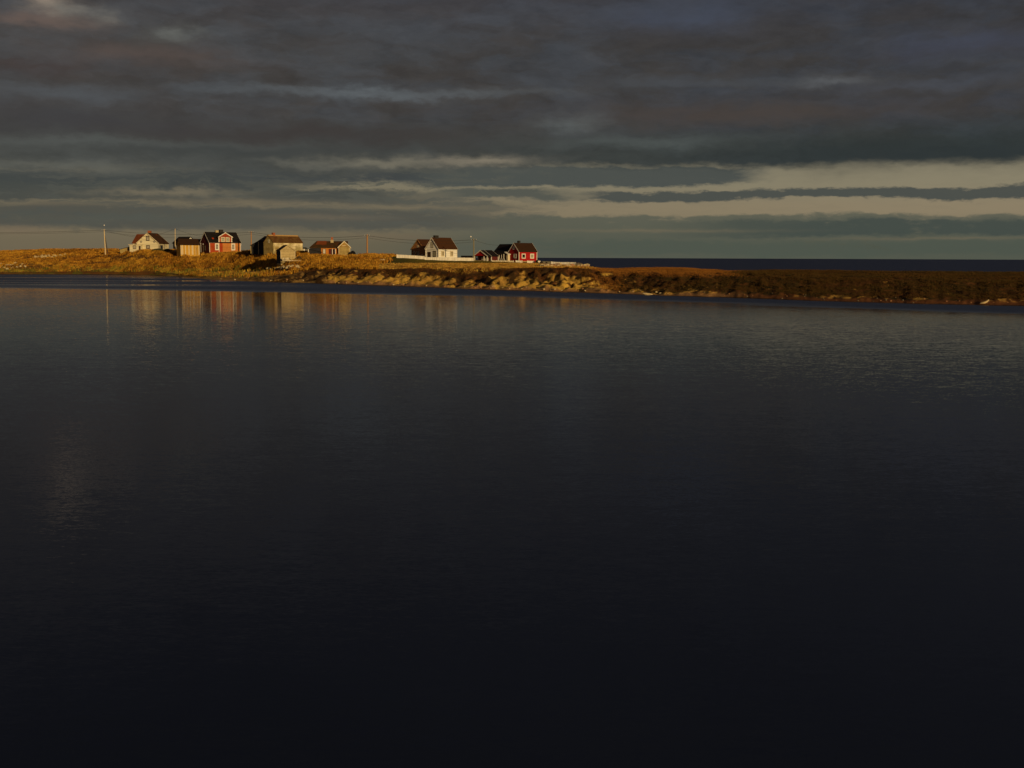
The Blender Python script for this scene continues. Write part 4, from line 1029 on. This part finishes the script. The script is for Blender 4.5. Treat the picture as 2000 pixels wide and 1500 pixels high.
leafy('shrub', at(689, 501, 350), 1.15, 1.75, 1500, (.010, .009, .012), 'black rounded bush at the right end of the log house', seed=5)
leafy('shrub', at(309, 489.5, 424), 2.6, .75, 1300, (.05, .055, .018), 'low green hedge under the right wall of the cream house', seed=6)
leafy('shrub', at(327, 489.5, 425), 1.4, .7, 700, (.04, .05, .02), 'smaller green hedge by the garage mouth of the cream house', seed=7)
leafy('shrub', at(584, 508, 333), 1.1, 1.1, 700, (.10, .055, .015), 'brown bush beside the right wall of the grey shed', seed=8)

# ------------------------------------------------------------------ parked car
cq = at(597, 491.5, 382)
CAR = empty('parked_car', cq, R(14), label='dark parked car half hidden by grass between the old barn and the log house', cat='car')
cb = MB(); cb.prism([(-1.95, .28), (1.95, .28), (2.0, .62), (1.75, .86), (.85, .95), (-1.5, 1.0), (-1.95, .8)], -.82, .82, 'y'); cb.build('body', M['carpaint'], CAR)
MB().prism([(-1.45, 1.0), (.8, .95), (.25, 1.42), (-1.05, 1.44)], -.7, .7, 'y').build('cabin', M['glass'], CAR)
MB().prism([(-1.1, 1.445), (.28, 1.425), (.2, 1.48), (-1.02, 1.5)], -.68, .68, 'y').build('roof_panel', M['carpaint'], CAR)
for x in (-1.25, 1.25):
    for y in (-.8, .8):
        wv = MB().tube([(x, y - .1, .32), (x, y + .1, .32)], [.32, .32], 14).build('wheel', M['rubber'], CAR)

# ------------------------------------------------------------------ poles, lamps and wires
def pole(px, ytop, ybot, Y, mat, label, rad=.16, arm=True, lamp=None, brace=None, xtop=None, name='utility_pole'):
    """ybot is where the foot meets the grass in the photo"""
    foot = at(px, ybot, Y); top = at(xtop if xtop else px, ytop, Y)
    gz = float(ground(foot.x, foot.y)); h = top.z - gz
    root = empty(name, (foot.x, foot.y, gz), 0, label=label, cat='utility pole', group='wooden poles carrying the overhead wires')
    dxx = (top.x - foot.x)
    MB().tube([(0, 0, -1.2), (dxx * .5, 0, h * .5), (dxx, 0, h)], [rad * 1.15, rad, rad * .85], 10).build('pole', mat, root, smooth=False)
    if arm:
        ao = MB().box(dxx - .85, dxx + .85, -.26, -.16, h - .45, h - .33).build('crossarm', M['poledark'], root)
        for k in (-.75, 0, .75):
            MB().tube([(dxx + k, -.21, h - .325), (dxx + k, -.21, h - .12)], [.05, .06], 8).build('insulator', M['lampglass'], ao)
    if brace:
        bx, by, tx, ty = brace; bx += 1.5; p0 = at(bx, by, Y + .4) - root.location; p1 = at(tx, ty, Y + .15) - root.location
        p0.z = float(ground(p0.x + root.location.x, p0.y + root.location.y)) - gz - .8
        MB().tube([p0, p1], [rad, rad * .8], 8).build('brace', M['poledark'], root)
    if lamp:
        lx, ly = lamp; pl_ = at(lx, ly, Y - .5) - root.location
        ar = MB().tube([(dxx, 0, h - .1), (dxx * .6 + pl_.x * .4, -.1, h + (pl_.z - h) * .6), (pl_.x, pl_.y, pl_.z + .12)], [.03, .03, .03], 6).build('lamp_arm', M['polegrey'], root)
        MB().tube([(pl_.x, pl_.y, pl_.z + .14), (pl_.x, pl_.y, pl_.z), (pl_.x, pl_.y, pl_.z - .22), (pl_.x, pl_.y, pl_.z - .3)], [.10, .24, .22, .05], 10).build('lamp_shade', M['lampglass'], root, smooth=True)
    return top
pA = pole(206, 447.5, 497, 436, M['polepale'], 'tall pale pole with a lamp on top and a dark slanting brace, leftmost pole', .2, xtop=203.3, lamp=(203.5, 439.5), brace=(210, 494, 204.2, 458))
pB = pole(342, 446.5, 487, 421, M['polepale'], 'slim white pole standing before the black house', .14, arm=False, xtop=342)
MB_ = None
pC = pole(490.6, 451.5, 486, 400, M['polerust'], 'rust brown pole at the left of the tarred lean-to', .2)
pD = pole(717.2, 458, 501.5, 352, M['polerust'], 'rust brown pole alone in the grass right of the log house', .25)
pE = pole(925.3, 466, 512, 341.5, M['polegrey'], 'grey green pole with a small lamp, between the board fence and the red carport', .19, lamp=(919.5, 461.8))
def wire(name, p0, p1, sag, label, rad=.022):
    pts = []
    for k in range(25):
        t = k / 24; q = Vector(p0).lerp(Vector(p1), t); q.z -= sag * 4 * t * (1 - t); pts.append(q)
    o = MB().tube([p_ - Vector(p0) for p_ in pts], [rad] * 25, 5).build(name, M['wire']); o.location = p0
    return tag(o, label, 'power line', 'overhead wires')
dn = Vector((0, 0, -.35)); dn2 = Vector((0, 0, -1.0))
offL = at(-330, 446, 470)
wire('overhead_wire', offL + dn, pA + dn, 1.3, 'upper wire running off to the left from the braced pole', .045)
wire('overhead_wire', offL + dn2, pA + dn2, 1.1, 'lower wire running off to the left from the braced pole', .035)
wire('overhead_wire', pA + dn, pC + dn, 1.3, 'upper wire from the braced pole over the red dormer house to the next pole', .045)
wire('overhead_wire', pA + dn2, pC + dn2, 1.9, 'lower wire from the braced pole over the red dormer house to the next pole', .035)
wire('overhead_wire', pA + dn, at(283, 464, 432), .6, 'service wire from the braced pole to the cream house', .032)
wire('overhead_wire', pB, at(297, 458.5, 434), .5, 'service wire from the slim white pole left to the cream house', .032)
wire('overhead_wire', pB, at(399, 462, 414), .5, 'service wire from the slim white pole right to the red dormer house', .032)
wire('overhead_wire', pC + dn, pD + dn, 1.2, 'upper wire over the old barn and the log house', .045)
wire('overhead_wire', pC + dn2, pD + dn2, 1.4, 'lower wire over the old barn and the log house', .032)
wire('overhead_wire', pD + dn, pE + dn, .9, 'upper wire from the lone pole over the white house', .045)
wire('overhead_wire', pD + dn2, pE + dn2, 1.2, 'lower wire from the lone pole over the white house', .032)
wire('overhead_wire', pE + dn, at(973, 479, 351), .4, 'service wire from the lamp pole down to the bright red house', .032)

# ------------------------------------------------------------------ rocks
for k in range(46):
    px = random.uniform(523, 584); t = (px - 523) / 61
    top = 526.5 - 8.0 * max(0, t) ** .8 + 1.5; py = random.uniform(top, 526.6 - t * 1.5)
    Y = rockY(px, py, 305, 350); rock(px, py, Y, random.uniform(.6, 1.15), 'stone', 'pale stone in the heap on the slope below the grey shed', 'pale stones heaped below the grey shed', .05)
for k in range(48):
    px = random.uniform(1060, 1152); py = 518 + random.uniform(.5, 6.0) + max(0, px - 1120) * .04
    Y = rockY(px, py, 262, 322); rock(px, py, Y, random.uniform(.6, 1.3), random.choice(('stone', 'redstone', 'stone')), 'pale boulder in the loose rocks below the fence on the point', 'loose rocks below the fence on the point', .1)
for k in range(26):
    px = random.uniform(66, 132); py = 500.5 + random.gauss(0, 1.6) + (132 - px) * .03; Y = rockY(px, py, 415, 450)
    rock(px, py, Y, random.uniform(.6, 1.15), 'stone', 'pale stone scattered high on the grass slope left of the braced pole', 'pale stones high on the left slope', 0)
for k in range(22):
    px = random.uniform(-5, 52); py = 520 + random.gauss(0, 3.5); Y = rockY(px, py, 398, 430)
    rock(px, py, Y, random.uniform(.5, 1.0), 'stone', 'pale stone low on the grass slope at the left edge', 'pale stones low on the left slope', 0)
for k in range(70):
    px = random.uniform(430, 1330); sy = np.interp(px, [430, 600, 800, 1000, 1200, 1330], [547, 552.5, 559, 566, 572.5, 577]); py = sy - random.uniform(.6, 5)
    q0 = np.interp(px, PXG, SH); Y = rockY(px, py, q0 + .3, q0 + 16)
    rock(px, py, Y, random.uniform(.18, .5), random.choice(('stone', 'redstone')), 'small stone on the narrow beach under the sand bank', 'stones along the beach under the bank', 0)
for k in range(48):
    px = random.uniform(1340, 1995); q0 = np.interp(px, PXG, SH); Y = q0 + random.uniform(.3, 3.5)
    q = at(px, 585, Y); rock(px, 585, Y, random.uniform(.10, .26), random.choice(('redstone', 'redstone', 'greystone')), 'small stone on the reddish right hand shore', 'stones along the right hand shore', 0)
q0 = float(np.interp(1265, PXG, SH)); rock(1265, 577, q0 - .5, .75, 'stone', 'pale flat boulder standing in the water off the bank foot', None, .1, 1.9)
q0 = float(np.interp(1923, PXG, SH)); r_ = at(1923, 592, q0 + 1.0)
o = MB().tube([(-.7, 0, .0), (0, 0, .12), (.4, .05, .3), (.65, .1, .55)], [.10, .17, .15, .08], 9).build('driftwood', M['stone'], smooth=True)
o.location = (r_.x, r_.y, .25); tag(o, 'pale driftwood log lying on the right hand shore', 'driftwood')
for px in (742, 748):
    Y = rockY(px, 509.3, 300, 345); rock(px, 509.3, Y, .7, 'stone', 'white stone on the short green pasture left of the board fence', 'white stones on the pasture', 0, 1.5)

# ------------------------------------------------------------------ low shore behind the viewpoint
v = []; nx, ny = 60, 16
for i in range(nx):
    for j in range(ny):
        x = -600 + 1200 * i / (nx - 1); y = -18 - 240 * (j / (ny - 1)) ** 1.3
        z = -1.2 + 5.5 * (1 - math.exp(-(j / 2.5))) + 1.0 * math.sin(x * .03 + j) * min(1, j / 5)
        v.append((x, y, z))
bs = grid_mesh('near_shore', np.array(v), nx, ny, gm, np.tile(np.array([[.16, .08, .02]]), (nx * ny, 1)))
tag(bs, 'low grassy shore behind the viewpoint', None, None, 'structure')
